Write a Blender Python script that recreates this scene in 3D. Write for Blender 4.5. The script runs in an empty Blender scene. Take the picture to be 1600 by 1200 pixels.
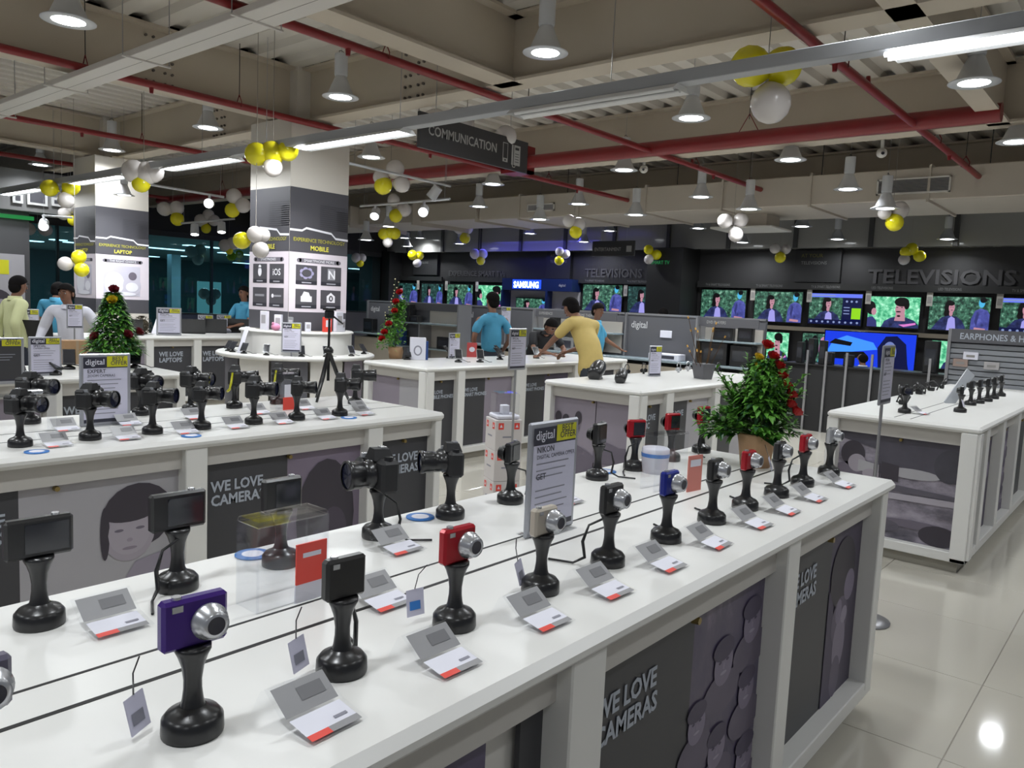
import bpy, math, random
from mathutils import Matrix, Vector, Quaternion
sc = bpy.context.scene
col = sc.collection
R = math.radians
rnd = random.Random(7)

# ---------------------------------------------------------------- camera
cam = bpy.data.objects.new('camera', bpy.data.cameras.new('camera'))
col.objects.link(cam)
cam.data.sensor_width = 36.0
cam.data.lens = 36.0 * 1225.2 / 1600.0
cam.data.clip_start = 0.02
yaw, pit, rol = -0.87392203, -0.10068107, -0.04556574
cam.matrix_world = (Matrix.Translation((0, 0, 1.6)) @ Matrix.Rotation(yaw, 4, 'Z') @ Matrix.Rotation(pit, 4, 'X')
                    @ Matrix.Rotation(rol, 4, 'Y') @ Matrix.Rotation(R(90), 4, 'X'))
sc.camera = cam

# ---------------------------------------------------------------- world, exposure, lights of the hall outside the frame
w = bpy.data.worlds.new('world'); sc.world = w; w.use_nodes = True
w.node_tree.nodes['Background'].inputs[0].default_value = (0.80, 0.86, 1.0, 1)
w.node_tree.nodes['Background'].inputs[1].default_value = 0.15
sc.view_settings.view_transform = 'Standard'
sc.view_settings.look = 'None'
sc.view_settings.exposure = 0.0
sc.view_settings.gamma = 1.0
sc.view_settings.use_curve_mapping = False
sc.cycles.use_denoising = True
sc.cycles.max_bounces = 8
sc.cycles.sample_clamp_indirect = 4.0
sc.cycles.transparent_max_bounces = 32
LAMP_W = 16.0
LAMP_COL = (0.93, 0.97, 1.0)

def area(name, loc, size, power, color=(1, 1, 1), rot=(0, 0, 0), size_y=None, parent=None, spread=180):
    l = bpy.data.lights.new(name, 'AREA'); l.energy = power; l.color = color
    if size_y: l.shape = 'RECTANGLE'; l.size = size; l.size_y = size_y
    else: l.shape = 'DISK'; l.size = size
    l.spread = R(spread)
    o = bpy.data.objects.new(name, l); col.objects.link(o); o.location = loc; o.rotation_euler = rot
    if parent: o.parent = parent
    return o
# the same lamps go on behind and beside the camera
for lx in (-2.1, 0.1, 2.2, 4.3):
    for ly in (-0.9, 1.25, 3.4):
        if (lx, ly) in ((4.3, 3.4),): continue
        area('hall_lamp', (lx, ly, 3.28), 0.2, LAMP_W * (.45 if ly < 0 and lx < 4 else 1.0), LAMP_COL, spread=150)
for lx, ly in ((6.4, -0.9), (8.6, -0.9), (10.7, -0.9), (13, -0.9), (10.7, 1.2), (12.8, 1.2), (-2.1, 5.6), (-2.1, 7.7), (0.1, 5.6), (0.1, 7.7), (2.2, 7.8), (0.1, 10), (2.2, 10), (2.2, 12.5)):
    area('hall_lamp', (lx, ly, 3.28), 0.2, LAMP_W, LAMP_COL, spread=150)

# ---------------------------------------------------------------- materials
def lin(c):
    if isinstance(c, str):
        c = [int(c[i:i + 2], 16) / 255 for i in (0, 2, 4)]
        c = [x / 12.92 if x <= .04045 else ((x + .055) / 1.055) ** 2.4 for x in c]
    return (c[0], c[1], c[2], 1)
MC = {}
def mat(name, c, rough=.5, metal=0.0, spec=.5, noise=0, nscale=8, bump=0, coat=0):
    if name in MC: return MC[name]
    m = bpy.data.materials.new(name); m.use_nodes = True; nt = m.node_tree; b = nt.nodes['Principled BSDF']
    c = lin(c); b.inputs['Base Color'].default_value = c
    b.inputs['Roughness'].default_value = rough; b.inputs['Metallic'].default_value = metal
    b.inputs['Specular IOR Level'].default_value = spec; b.inputs['Coat Weight'].default_value = coat
    if noise or bump:
        tc = nt.nodes.new('ShaderNodeTexCoord'); n = nt.nodes.new('ShaderNodeTexNoise')
        n.inputs['Scale'].default_value = nscale; n.inputs['Detail'].default_value = 4
        nt.links.new(tc.outputs['Object'], n.inputs['Vector'])
        if noise:
            mx = nt.nodes.new('ShaderNodeMix'); mx.data_type = 'RGBA'
            mx.inputs[6].default_value = [x * (1 - noise) for x in c[:3]] + [1]
            mx.inputs[7].default_value = [min(1, x * (1 + noise)) for x in c[:3]] + [1]
            nt.links.new(n.outputs['Fac'], mx.inputs[0]); nt.links.new(mx.outputs[2], b.inputs['Base Color'])
        if bump:
            bp = nt.nodes.new('ShaderNodeBump'); bp.inputs['Strength'].default_value = bump; bp.inputs['Distance'].default_value = .01
            nt.links.new(n.outputs['Fac'], bp.inputs['Height']); nt.links.new(bp.outputs[0], b.inputs['Normal'])
    MC[name] = m; return m
def emi(name, c, s=1.0):
    if name in MC: return MC[name]
    m = bpy.data.materials.new(name); m.use_nodes = True; b = m.node_tree.nodes['Principled BSDF']
    c = lin(c); b.inputs['Base Color'].default_value = (0, 0, 0, 1); b.inputs['Roughness'].default_value = .3
    b.inputs['Emission Color'].default_value = c; b.inputs['Emission Strength'].default_value = s
    MC[name] = m; return m
def blotchy(name, cols, scale, emission=0, rough=.5, seed=0, stretch=(1, 1, 1)):
    """a print or a screen picture made of blotches of a few colours"""
    if name in MC: return MC[name]
    m = bpy.data.materials.new(name); m.use_nodes = True; nt = m.node_tree; b = nt.nodes['Principled BSDF']
    tc = nt.nodes.new('ShaderNodeTexCoord'); mp = nt.nodes.new('ShaderNodeMapping'); mp.inputs['Location'].default_value = (seed, seed, seed)
    mp.inputs['Scale'].default_value = stretch
    n = nt.nodes.new('ShaderNodeTexNoise'); n.inputs['Scale'].default_value = scale; n.inputs['Detail'].default_value = 6
    n.inputs['Roughness'].default_value = .65
    r = nt.nodes.new('ShaderNodeValToRGB'); e = r.color_ramp.elements
    k = len(cols)
    while len(e) < k: e.new(.5)
    for i, c in enumerate(cols): e[i].position = .30 + .40 * i / (k - 1); e[i].color = lin(c)
    nt.links.new(tc.outputs['Object'], mp.inputs[0]); nt.links.new(mp.outputs[0], n.inputs['Vector']); nt.links.new(n.outputs['Fac'], r.inputs[0])
    if emission:
        b.inputs['Base Color'].default_value = (0, 0, 0, 1)
        nt.links.new(r.outputs[0], b.inputs['Emission Color']); b.inputs['Emission Strength'].default_value = emission
    else: nt.links.new(r.outputs[0], b.inputs['Base Color'])
    b.inputs['Roughness'].default_value = rough
    MC[name] = m; return m
def clear(name, tint=(1, 1, 1), gloss=.12, rough=.03, dens=.9):
    if name in MC: return MC[name]
    m = bpy.data.materials.new(name); m.use_nodes = True; nt = m.node_tree
    for n in list(nt.nodes):
        if n.type == 'BSDF_PRINCIPLED': nt.nodes.remove(n)
    out = [n for n in nt.nodes if n.type == 'OUTPUT_MATERIAL'][0]
    t = nt.nodes.new('ShaderNodeBsdfTransparent'); t.inputs[0].default_value = (tint[0] * dens, tint[1] * dens, tint[2] * dens, 1)
    g = nt.nodes.new('ShaderNodeBsdfGlossy'); g.inputs['Roughness'].default_value = rough; g.inputs[0].default_value = (.9, .9, .9, 1)
    lw = nt.nodes.new('ShaderNodeLayerWeight'); lw.inputs[0].default_value = .5
    fr = nt.nodes.new('ShaderNodeMath'); fr.operation = 'POWER'; fr.inputs[1].default_value = 4.0; nt.links.new(lw.outputs['Facing'], fr.inputs[0])
    ad = nt.nodes.new('ShaderNodeMath'); ad.operation = 'MULTIPLY_ADD'; ad.inputs[1].default_value = .55; ad.inputs[2].default_value = .02 + gloss * .3; ad.use_clamp = True
    mx = nt.nodes.new('ShaderNodeMixShader')
    nt.links.new(fr.outputs[0], ad.inputs[0]); nt.links.new(ad.outputs[0], mx.inputs[0])
    nt.links.new(t.outputs[0], mx.inputs[1]); nt.links.new(g.outputs[0], mx.inputs[2]); nt.links.new(mx.outputs[0], out.inputs[0])
    MC[name] = m; return m

WHITE = mat('white_laminate', (.74, .735, .71), .32)
WHITE2 = mat('white_paint', (.70, .68, .64), .45)
FASCIA = mat('fascia_grey', (.50, .48, .45), .4)
CREAM = mat('cream_paint', (.53, .465, .375), .6, noise=.06, nscale=2)
CREAM2 = mat('cream_duct', (.50, .45, .385), .55, noise=.05, nscale=3)
DECK = mat('deck_sheet', (.62, .585, .53), .5, noise=.05, nscale=3)
TRAYM = mat('tray_paint', (.62, .59, .55), .4)
RED = mat('pipe_red', (.22, .014, .016), .35, noise=.12, nscale=5)
DGREY = mat('panel_charcoal', '3e3e42', .45)
DGREY2 = mat('panel_grey', '5c5c62', .45)
MAUVE = mat('print_mauve', '8d8591', .5, noise=.08, nscale=2)
MAUVED = mat('print_dark_mauve', '4d4658', .5, noise=.15, nscale=3)
PALE = mat('print_pale', 'a5a3a8', .5, noise=.05, nscale=2)
PHAIR = mat('print_hair', '3b363f', .5)
PFACE = mat('print_face', '9d96a0', .5)
PMID = mat('print_mid', '6b6471', .5)
LETTER = mat('letter_grey', 'a9b0bb', .5)
BLACK = mat('black_plastic', (.012, .012, .013), .28, spec=.6)
BLACKM = mat('black_matt', (.014, .014, .015), .6)
DARKWALL = mat('dark_wall', (.022, .021, .022), .5)
SILVER = mat('silver_plastic', (.55, .56, .58), .25, metal=.7)
CHROME = mat('chrome', (.75, .76, .78), .15, metal=1)
ALU = mat('aluminium', (.42, .42, .44), .35, metal=.8)
SIGNF = mat('sign_frame', (.42, .43, .47), .35, metal=.5)
PAPER = mat('paper_white', (.72, .72, .80), .5)
PAPERL = mat('paper_lilac', (.62, .61, .74), .5)
INK = mat('ink', (.05, .05, .07), .5)
INKG = mat('ink_grey', (.25, .25, .3), .5)
YEL = mat('offer_yellow', (.62, .60, .02), .4)
NAVY = mat('header_navy', (.035, .035, .055), .4)
CARDG = mat('card_grey', (.30, .30, .31), .35)
REDC = mat('red_print', (.75, .07, .05), .4)
BLUEC = mat('blue_print', (.05, .22, .62), .35)
LENSG = mat('lens_glass', (.01, .012, .03), .05, spec=1)
SCREEN = mat('screen_off', (.02, .022, .028), .1, spec=.8)
ACR = clear('acrylic', (.985, .99, 1), .05, .03, .985)
YBAL = mat('balloon_yellow', (.80, .72, .01), .22, spec=.6)
WBAL = mat('balloon_white', (.66, .62, .60), .25, spec=.6)
SKIN = mat('skin_brown', (.22, .105, .065), .5)
HAIR = mat('hair_black', (.007, .006, .006), .9, spec=.15)
LEAF = mat('leaf_green', (.10, .29, .035), .45, noise=.35, nscale=14)
LEAFD = mat('leaf_dark', (.02, .085, .025), .4)
STEM = mat('stem_green', (.06, .12, .03), .5)
ROSE = mat('rose_red', (.42, .01, .012), .5)
KRAFT = mat('kraft_paper', (.42, .25, .13), .6, noise=.12, nscale=20, bump=.4)
GLOW = emi('lamp_glow', (.93, .97, 1), 14)
TUBEG = emi('tube_glow', (.90, .95, 1), 6)

# ---------------------------------------------------------------- helpers
def prism_faces(n):
    return [tuple(range(n))[::-1], tuple(range(n, 2 * n))] + [(i, (i + 1) % n, n + (i + 1) % n, n + i) for i in range(n)]
TEXTC = {}
def text_geo(s, size, bold=.0, align='LEFT', space=1.0):
    k = (s, bold, align, space)
    if k not in TEXTC:
        cu = bpy.data.curves.new('t', 'FONT'); cu.body = s; cu.size = 1; cu.offset = bold; cu.align_x = align
        cu.resolution_u = 2; cu.space_character = space
        o = bpy.data.objects.new('t', cu); col.objects.link(o)
        me = bpy.data.meshes.new_from_object(o)
        TEXTC[k] = ([tuple(v.co) for v in me.vertices], [tuple(p.vertices) for p in me.polygons])
        bpy.data.meshes.remove(me); bpy.data.objects.remove(o); bpy.data.curves.remove(cu)
    v, f = TEXTC[k]
    return [(x * size, 0, y * size) for x, y, z in v], f
class MB:
    def __init__(s): s.v = []; s.f = []; s.fm = []; s.sm = []; s.mats = []; s.M = Matrix.Identity(4)
    def mi(s, m):
        if m not in s.mats: s.mats.append(m)
        return s.mats.index(m)
    def add(s, vs, fs, m, smooth=False):
        b = len(s.v); s.v += [tuple(s.M @ Vector(p)) for p in vs]; k = s.mi(m)
        for f in fs: s.f.append(tuple(b + i for i in f)); s.fm.append(k); s.sm.append(smooth)
        return s
    def box(s, x0, x1, y0, y1, z0, z1, m, b=0):
        if not b:
            vs = [(x, y, z) for z in (z0, z1) for x, y in ((x0, y0), (x1, y0), (x1, y1), (x0, y1))]
            return s.add(vs, prism_faces(4), m)
        b = min(b, (x1 - x0) / 2.01, (y1 - y0) / 2.01, (z1 - z0) / 2.01)
        vs = []; idx = {}
        for i, x in enumerate((x0, x1)):
            for j, y in enumerate((y0, y1)):
                for k, z in enumerate((z0, z1)):
                    xi = x + (b if i == 0 else -b); yi = y + (b if j == 0 else -b); zi = z + (b if k == 0 else -b)
                    for a, p in enumerate(((x, yi, zi), (xi, y, zi), (xi, yi, z))): idx[i, j, k, a] = len(vs); vs.append(p)
        F = []
        def q(*t): F.append(tuple(idx[a] for a in t))
        q((0,0,0,0),(0,0,1,0),(0,1,1,0),(0,1,0,0)); q((1,0,0,0),(1,1,0,0),(1,1,1,0),(1,0,1,0))
        q((0,0,0,1),(1,0,0,1),(1,0,1,1),(0,0,1,1)); q((0,1,0,1),(0,1,1,1),(1,1,1,1),(1,1,0,1))
        q((0,0,0,2),(0,1,0,2),(1,1,0,2),(1,0,0,2)); q((0,0,1,2),(1,0,1,2),(1,1,1,2),(0,1,1,2))
        for i in (0, 1):
            for j in (0, 1): q((i,j,0,0),(i,j,1,0),(i,j,1,1),(i,j,0,1))
        for i in (0, 1):
            for k in (0, 1): q((i,0,k,0),(i,1,k,0),(i,1,k,2),(i,0,k,2))
        for j in (0, 1):
            for k in (0, 1): q((0,j,k,1),(1,j,k,1),(1,j,k,2),(0,j,k,2))
        for i in (0, 1):
            for j in (0, 1):
                for k in (0, 1): q((i,j,k,0),(i,j,k,1),(i,j,k,2))
        return s.add(vs, F, m)
    def cyl(s, p0, p1, r0, r1, m, n=14, caps=True, smooth=True):
        p0 = Vector(p0); p1 = Vector(p1); d = (p1 - p0).normalized()
        a = d.orthogonal().normalized(); c = d.cross(a)
        vs = []
        for p, r in ((p0, r0), (p1, r1)):
            vs += [tuple(p + r * (math.cos(2 * math.pi * i / n) * a + math.sin(2 * math.pi * i / n) * c)) for i in range(n)]
        s.add(vs, [(i, (i + 1) % n, n + (i + 1) % n, n + i) for i in range(n)], m, smooth)
        if caps: s.add(vs, [tuple(range(n))[::-1], tuple(range(n, 2 * n))], m)
        return s
    def lathe(s, prof, m, n=24, c=(0, 0, 0), smooth=True, arc=None):
        vs = []; F = []; k = len(prof)
        full = arc is None; a0, a1 = arc or (0, 2 * math.pi); cnt = n if full else n + 1
        for i in range(cnt):
            a = a0 + (a1 - a0) * i / n
            vs += [(c[0] + r * math.cos(a), c[1] + r * math.sin(a), c[2] + z) for r, z in prof]
        for i in range(n):
            j = (i + 1) % cnt
            for t in range(k - 1): F.append((i * k + t, j * k + t, j * k + t + 1, i * k + t + 1))
        return s.add(vs, F, m, smooth)
    def tube(s, pts, r, m, n=6):
        pts = [Vector(p) for p in pts]; vs = []; F = []
        up = Vector((0, 0, 1))
        for i, p in enumerate(pts):
            d = (pts[min(i + 1, len(pts) - 1)] - pts[max(i - 1, 0)]).normalized()
            a = d.cross(up)
            if a.length < .1: a = d.cross(Vector((1, 0, 0)))
            a.normalize(); c = d.cross(a)
            rr = r[i] if isinstance(r, (list, tuple)) else r
            vs += [tuple(p + rr * (math.cos(2 * math.pi * k / n) * a + math.sin(2 * math.pi * k / n) * c)) for k in range(n)]
        for i in range(len(pts) - 1):
            for k in range(n): F.append((i * n + k, i * n + (k + 1) % n, (i + 1) * n + (k + 1) % n, (i + 1) * n + k))
        F += [tuple(range(n)), tuple(range((len(pts) - 1) * n, len(pts) * n))[::-1]]
        return s.add(vs, F, m, True)
    def sphere(s, c, r, m, nu=16, nv=10, z0=-1.0, z1=1.0):
        rx, ry, rz = r if isinstance(r, (tuple, list)) else (r, r, r)
        vs = []; F = []
        t0 = math.asin(z0); t1 = math.asin(z1)
        for j in range(nv + 1):
            t = t0 + (t1 - t0) * j / nv
            for i in range(nu):
                a = 2 * math.pi * i / nu
                vs.append((c[0] + rx * math.cos(t) * math.cos(a), c[1] + ry * math.cos(t) * math.sin(a), c[2] + rz * math.sin(t)))
        for j in range(nv):
            for i in range(nu): F.append((j * nu + i, j * nu + (i + 1) % nu, (j + 1) * nu + (i + 1) % nu, (j + 1) * nu + i))
        return s.add(vs, F, m, True)
    # flat print in the local x,z plane, facing -y
    def pp(s, pts, m, d=0): return s.add([(x, -d, z) for x, z in pts], [tuple(range(len(pts)))], m)
    def rect(s, x0, x1, z0, z1, m, d=0): return s.pp([(x0, z0), (x1, z0), (x1, z1), (x0, z1)], m, d)
    def ell(s, cx, cz, rx, rz, m, d=0, n=20, a=0):
        ca, sa = math.cos(a), math.sin(a)
        return s.pp([(cx + rx * math.cos(2 * math.pi * i / n) * ca - rz * math.sin(2 * math.pi * i / n) * sa,
                      cz + rx * math.cos(2 * math.pi * i / n) * sa + rz * math.sin(2 * math.pi * i / n) * ca) for i in range(n)], m, d)
    def text(s, t, size, x, z, m, d=0, bold=.02, align='LEFT', space=1.0, sx=1.0):
        v, f = text_geo(t, size, bold, align, space)
        return s.add([(x + a * sx, -d, z + c) for a, b, c in v], f, m)
    def mesh(s, name):
        me = bpy.data.meshes.new(name); me.from_pydata(s.v, [], s.f)
        for m in s.mats: me.materials.append(m)
        me.polygons.foreach_set('material_index', s.fm); me.polygons.foreach_set('use_smooth', s.sm); me.update()
        return me
    def build(s, name, parent=None, loc=None, rotz=None, **kw):
        me = s.mesh(name); o = bpy.data.objects.new(name, me); col.objects.link(o)
        if parent is not None: o.parent = parent
        if loc is not None: o.location = loc
        if rotz is not None: o.rotation_euler = (0, 0, rotz)
        for k, v in kw.items(): o[k] = v
        return o
def thing(name, label, cat, loc=(0, 0, 0), rotz=0, group=None):
    o = bpy.data.objects.new(name, None); col.objects.link(o); o.empty_display_size = .05
    o.location = loc; o.rotation_euler = (0, 0, rotz); o['label'] = label; o['category'] = cat
    if group: o['group'] = group
    return o
def dup(root, loc, rotz=None, label=None, group=None, scale=None):
    r = root.copy(); col.objects.link(r); r.location = loc
    if rotz is not None: r.rotation_euler = (0, 0, rotz)
    if scale is not None: r.scale = (scale, scale, scale)
    if label: r['label'] = label
    if group: r['group'] = group
    for ch in list(root.children):
        c = ch.copy(); col.objects.link(c); c.parent = r
        for g in ch.children:
            d = g.copy(); col.objects.link(d); d.parent = c
    return r
ORD = ['first', 'second', 'third', 'fourth', 'fifth', 'sixth', 'seventh', 'eighth', 'ninth', 'tenth', 'eleventh', 'twelfth']
MW = Matrix.Rotation(R(-90), 4, 'Z')     # for faces that look towards -x

# ================================================================ setting
fl = MB().box(-6, 40, -6, 40, -.06, -.006, mat('floor_base', (.45, .42, .37), .2)).build('floor', kind='structure')
FT = mat('floor_tile', (.50, .475, .415), .07, noise=.035, nscale=1.2, spec=.5)
tile = MB().box(.0015, .7985, .0015, .7985, -.012, 0, FT, .002).mesh('tile')
for i in range(-1, 14):
    for j in range(-3, 14):
        if i < 2 and j > 3: continue
        if i + 1 < 0.2 * j - 1: continue
        o = bpy.data.objects.new('tile', tile); col.objects.link(o); o.parent = fl; o.location = (.775 + .8 * i, .5 + .8 * j, 0)
rest = MB()
have = {(i, j) for i in range(-1, 14) for j in range(-3, 14) if not (i < 2 and j > 3) and not (i + 1 < 0.2 * j - 1)}
for i in range(-7, 22):
    for j in range(-8, 24):
        if (i, j) not in have:
            rest.box(.7765 + .8 * i, 1.5735 + .8 * i, .5015 + .8 * j, 1.2985 + .8 * j, -.012, 0, FT)
rest.build('tiles', fl, kind='stuff')

# walls
wt = MB().box(16.0, 16.2, -3, 18.4, 0, 4.4, DARKWALL).build('wall_televisions', kind='structure')
# soffit bulkhead over the television wall, glossy grey with upright fins
BULK = mat('bulkhead_gloss', (.33, .325, .31), .12, spec=.5)
b = MB().box(15.7, 16.0, -3, 18.3, 2.98, 3.62, BULK).build('trim_1', kind='structure')
for k in range(14):
    MB().box(15.64, 15.70, -1.2 + 1.42 * k, -1.12 + 1.42 * k, 2.98, 3.62, mat('fin_dark', (.06, .06, .06), .4)).build('fin', b)
cl = MB().box(12.6, 16.0, -3, 18.3, 3.62, 3.66, mat('soffit_grey', (.16, .155, .15), .5)).build('ceiling', kind='structure')
# back of the duct bay: upper wall behind the duct
MB().box(12.6, 12.7, -3, 18.3, 3.5, 4.3, mat('upper_grey', (.24, .23, .215), .6)).build('wall_upper', kind='structure')

# glass front of the shop, on the far left, with the mall beyond it
TEAL = clear('teal_glass', (.60, .80, .83), .0, .0, .9)
gl = MB().box(3.2, 15.96, 18.3, 18.33, .0, 2.83, TEAL).build('window_1', kind='structure')
fr = MB()
fr.box(3.2, 16, 18.26, 18.36, 2.83, 2.95, mat('frame_dark', (.03, .03, .03), .5))
for x in (3.2, 6.6, 8.4, 10.1, 12.0, 14.0, 15.9): fr.box(x, x + .05, 18.27, 18.35, 0, 2.83, mat('frame_teal', (.02, .05, .06), .4))
fr.build('window_frame', gl)
DK = mat('shop_black', (.012, .011, .011), .6)
MB().box(3.2, 16, 18.25, 18.45, 2.95, 4.4, DK).build('wall_over_glass', kind='structure')
# the mall beyond
ml = MB().box(-4, 34, 33.0, 33.2, 0, 4.4, mat('mall_wall', (.07, .15, .165), .5)).build('wall_mall', kind='structure')
MB().box(-4, 34, 18.5, 33, 2.87, 2.95, mat('mall_ceiling', (.34, .44, .46), .6)).build('ceiling_mall', kind='structure')
for i, (px, py) in enumerate(((12.105, 24.696, 2.860)[:2], (11.824, 21.658, 2.860)[:2], (14.225, 24.025, 2.860)[:2], (9.679, 25.640, 2.860)[:2], (18.973, 31.208, 2.860)[:2], (23.041, 38.017, 2.860)[:2], (22.613, 27.927, 2.860)[:2], (16.382, 19.958, 2.860)[:2], (14.916, 31.496, 2.860)[:2], (14.743, 28.973, 2.860)[:2], (9.054, 26.727, 2.860)[:2], (9.005, 24.809, 2.860)[:2])):
    q_ = 1 if i in (0, 1, 2, 4, 5, 6) else .3
    pnl = MB().box(-.65 * q_, .65 * q_, -.16, .16, -.02, .0, emi('mall_panel', (.65, .85, 1), 5)).build('ceiling_panel', loc=(px, py, 2.87),
        label='cold white lit ceiling panel beyond the glass, ' + ('first long one right of the farther column', 'second long one right of the farther column', 'long one nearest the nearer column', 'small one left of the farther column', 'thin one above the man in blue', 'lower thin one above the man in blue', 'thin one right of the nearer column', 'small one high right of the nearer column', 'tiny one under the first long panel', 'tiny one right of the first long panel', 'tiny one nearest the left partition', 'tiny one between partition and column')[i], category='ceiling light', group='lit panels in the mall ceiling')
for px, py in ((6, 23), (12.5, 22.5), (19, 26), (10, 29)): area('mall_light', (px, py, 2.84), 1.2, 55, (.7, .9, 1))
mp = MB()
mp.box(-1.0, .5, 0, .1, 0, 2.5, mat('shutter_teal', (.05, .10, .11), .3)).box(1.2, 1.5, 0, .3, 0, 2.7, mat('pillar_pale', (.3, .45, .5), .4)).box(2.1, 2.9, 0, .1, .2, 1.9, emi('far_shop', (.15, .36, .40), .8))
mp.build('shop_front', loc=(11.0, 24.5, 0), label='pale blue shop front far beyond the glass wall', category='shop front')
# left dark partition with a poster
lp = MB().box(-2.5, 4.86, 14.6, 14.8, 0, 2.75, mat('partition_grey', (.07, .07, .075), .5)).build('wall_left', kind='structure')
MB().box(-2.5, 5.6, 14.4, 14.9, 2.75, 3.4, mat('partition_head', (.15, .15, .15), .5)).build('trim_2', kind='structure')
MB().box(-2.5, 4.9, 14.5, 14.56, 2.62, 2.68, emi('green_strip', (.02, .35, .08), .6)).build('light_strip', label='thin green light strip above the dark partition on the far left', category='light')
for i, (x, z, ww, h, lb) in enumerate(((4.55, 2.86, .15, .16, 'small blank screen on the dark bulkhead, leftmost of three'), (4.76, 2.86, .30, .26, 'widest blank screen with a white frame on the dark bulkhead'), (5.12, 2.88, .26, .14, 'small white framed screen beside the wide one on the bulkhead'))):
    t = thing('framed_icon', lb, 'sign', (x, 14.36, z))
    MB().box(0, ww, 0, .03, 0, h, mat('icon_white', (.5, .5, .5), .4)).build('frame', t)
    MB().box(.04, ww - .04, -.004, .01, .04, h - .04, mat('icon_dark', (.06, .06, .07), .4)).build('panel', t)
t = thing('wall_poster', 'grey poster of seated people with a yellow block, far left partition', 'poster', (3.42, 14.56, .5))
MB().box(0, 1.35, 0, .02, 0, 1.55, PALE).build('sheet', t)
m_ = MB().rect(.85, 1.12, 1.22, 1.45, YEL, .004); m_.ell(.85, .85, .28, .14, PHAIR, .004).ell(.7, .35, .42, .3, PMID, .004).ell(1.0, .5, .2, .32, PFACE, .006).ell(.55, .72, .12, .14, PHAIR, .006)
m_.build('print', t)

# ceiling: folded sheet decks
def deck(x0, x1, y0, y1, along, pitch=.27, z=4.0, h=.06):
    mb = MB(); prof = []
    L = (y1 - y0) if along == 'x' else (x1 - x0); n = int(L / pitch)
    for i in range(n + 1):
        s = i * pitch
        prof += [(s, z), (s + pitch * .42, z), (s + pitch * .52, z + h), (s + pitch * .90, z + h)]
    prof = [(min(p, L), q) for p, q in prof]
    vs = []; F = []
    for a in ((x0, x1) if along == 'x' else (y0, y1)):
        for s, q in prof: vs.append((a, y0 + s, q) if along == 'x' else (x0 + s, a, q))
    k = len(prof)
    for i in range(k - 1): F.append((i, i + 1, k + i + 1, k + i))
    mb.add(vs, F, DECK)
    mb.box(x0, x1, y0, y1, z + h + .03, z + h + .05, DK)
    return mb.build('ceiling', kind='structure')
deck(5.2, 8.5, -4, 18.3, 'x'); deck(8.5, 12.7, -4, 18.3, 'x'); deck(-3, 5.2, 7.5, 18.3, 'x', .24); deck(-3, 5.2, -4, 7.5, 'y', .36)
# beams of I section
def beam(a, b_, fixed, along, w_=.24, z0=3.44, z1=4.0, bolts=()):
    mb = MB(); tw = .015
    def bx(u0, u1, c0, c1, z0_, z1_):
        if along == 'y': mb.box(c0, c1, u0, u1, z0_, z1_, CREAM)
        else: mb.box(u0, u1, c0, c1, z0_, z1_, CREAM)
    bx(a, b_, fixed - w_ / 2, fixed + w_ / 2, z0, z0 + .025)
    bx(a, b_, fixed - w_ / 2, fixed + w_ / 2, z1 - .025, z1)
    bx(a, b_, fixed - tw, fixed + tw, z0 + .02, z1 - .02)
    o = mb.build('beam', kind='structure')
    bm_ = MB()
    for bc in bolts:
        for i in range(4):
            for j in range(5):
                off = bc + (i - 1.5) * .07 + (.02 if i > 1 else -.02); zz = z0 + .07 + j * .1
                if along == 'y': bm_.cyl((fixed - tw, off, zz), (fixed - tw - .02, off, zz), .013, .013, mat('bolt_dark', (.12, .10, .09), .5), 6)
                else: bm_.cyl((off, fixed - tw, zz), (off, fixed - tw - .02, zz), .013, .013, MC['bolt_dark'] if 'bolt_dark' in MC else mat('bolt_dark', (.12, .10, .09), .5), 6)
    if bolts: bm_.build('bolts', o, kind='stuff')
    return o
beam(-4, 18.3, 5.2, 'y', bolts=(5.7, 9.2)); beam(-4, 18.3, 8.52, 'y'); beam(-4, 18.3, 11.9, 'y')
beam(-3, 5.2, 7.5, 'x', bolts=(3.6,)); beam(-3, 5.2, 4.5, 'x'); beam(-3, 5.2, 1.42, 'x', w_=.18); beam(-3, 5.2, 12.1, 'x', bolts=(3.4,))
beam(5.2, 8.5, 1.42, 'x', w_=.18)

# columns
def col_print_M(mb, W, mobile=True):
    """charcoal top with white zigzag, yellow wording, pale panel with app icons; local x 0..W, z world"""
    YT = mat('yellow_text', (.50, .47, .05), .5); WL = mat('white_line', (.85, .85, .9), .4); PK = mat('pale_pink', (.70, .64, .70), .45)
    mb.rect(0, W, 1.22, 2.72, mat('col_charcoal', (.075, .073, .085), .5), .002)
    mb.rect(0, W, 1.42, 2.05, PK, .004)
    z = 2.29
    zz = [(0, z), (W * .2, z), (W * .27, z + .03), (W * .7, z - .0), (W * .78, z - .05), (W, z - .055)]
    pts = zz + [(x, q - .022) for x, q in zz[::-1]]
    for i in range(len(zz) - 1): mb.pp([zz[i], zz[i + 1], (zz[i + 1][0], zz[i + 1][1] - .022), (zz[i][0], zz[i][1] - .022)][::-1], WL, .006)
    for k in range(22): mb.rect(W * (.5 if k < 12 else .8), W, 2.32 + (k % 12) * .022, 2.327 + (k % 12) * .022, mat('hair_line', (.05, .05, .06), .5), .004)
    return YT, WL, PK
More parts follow.
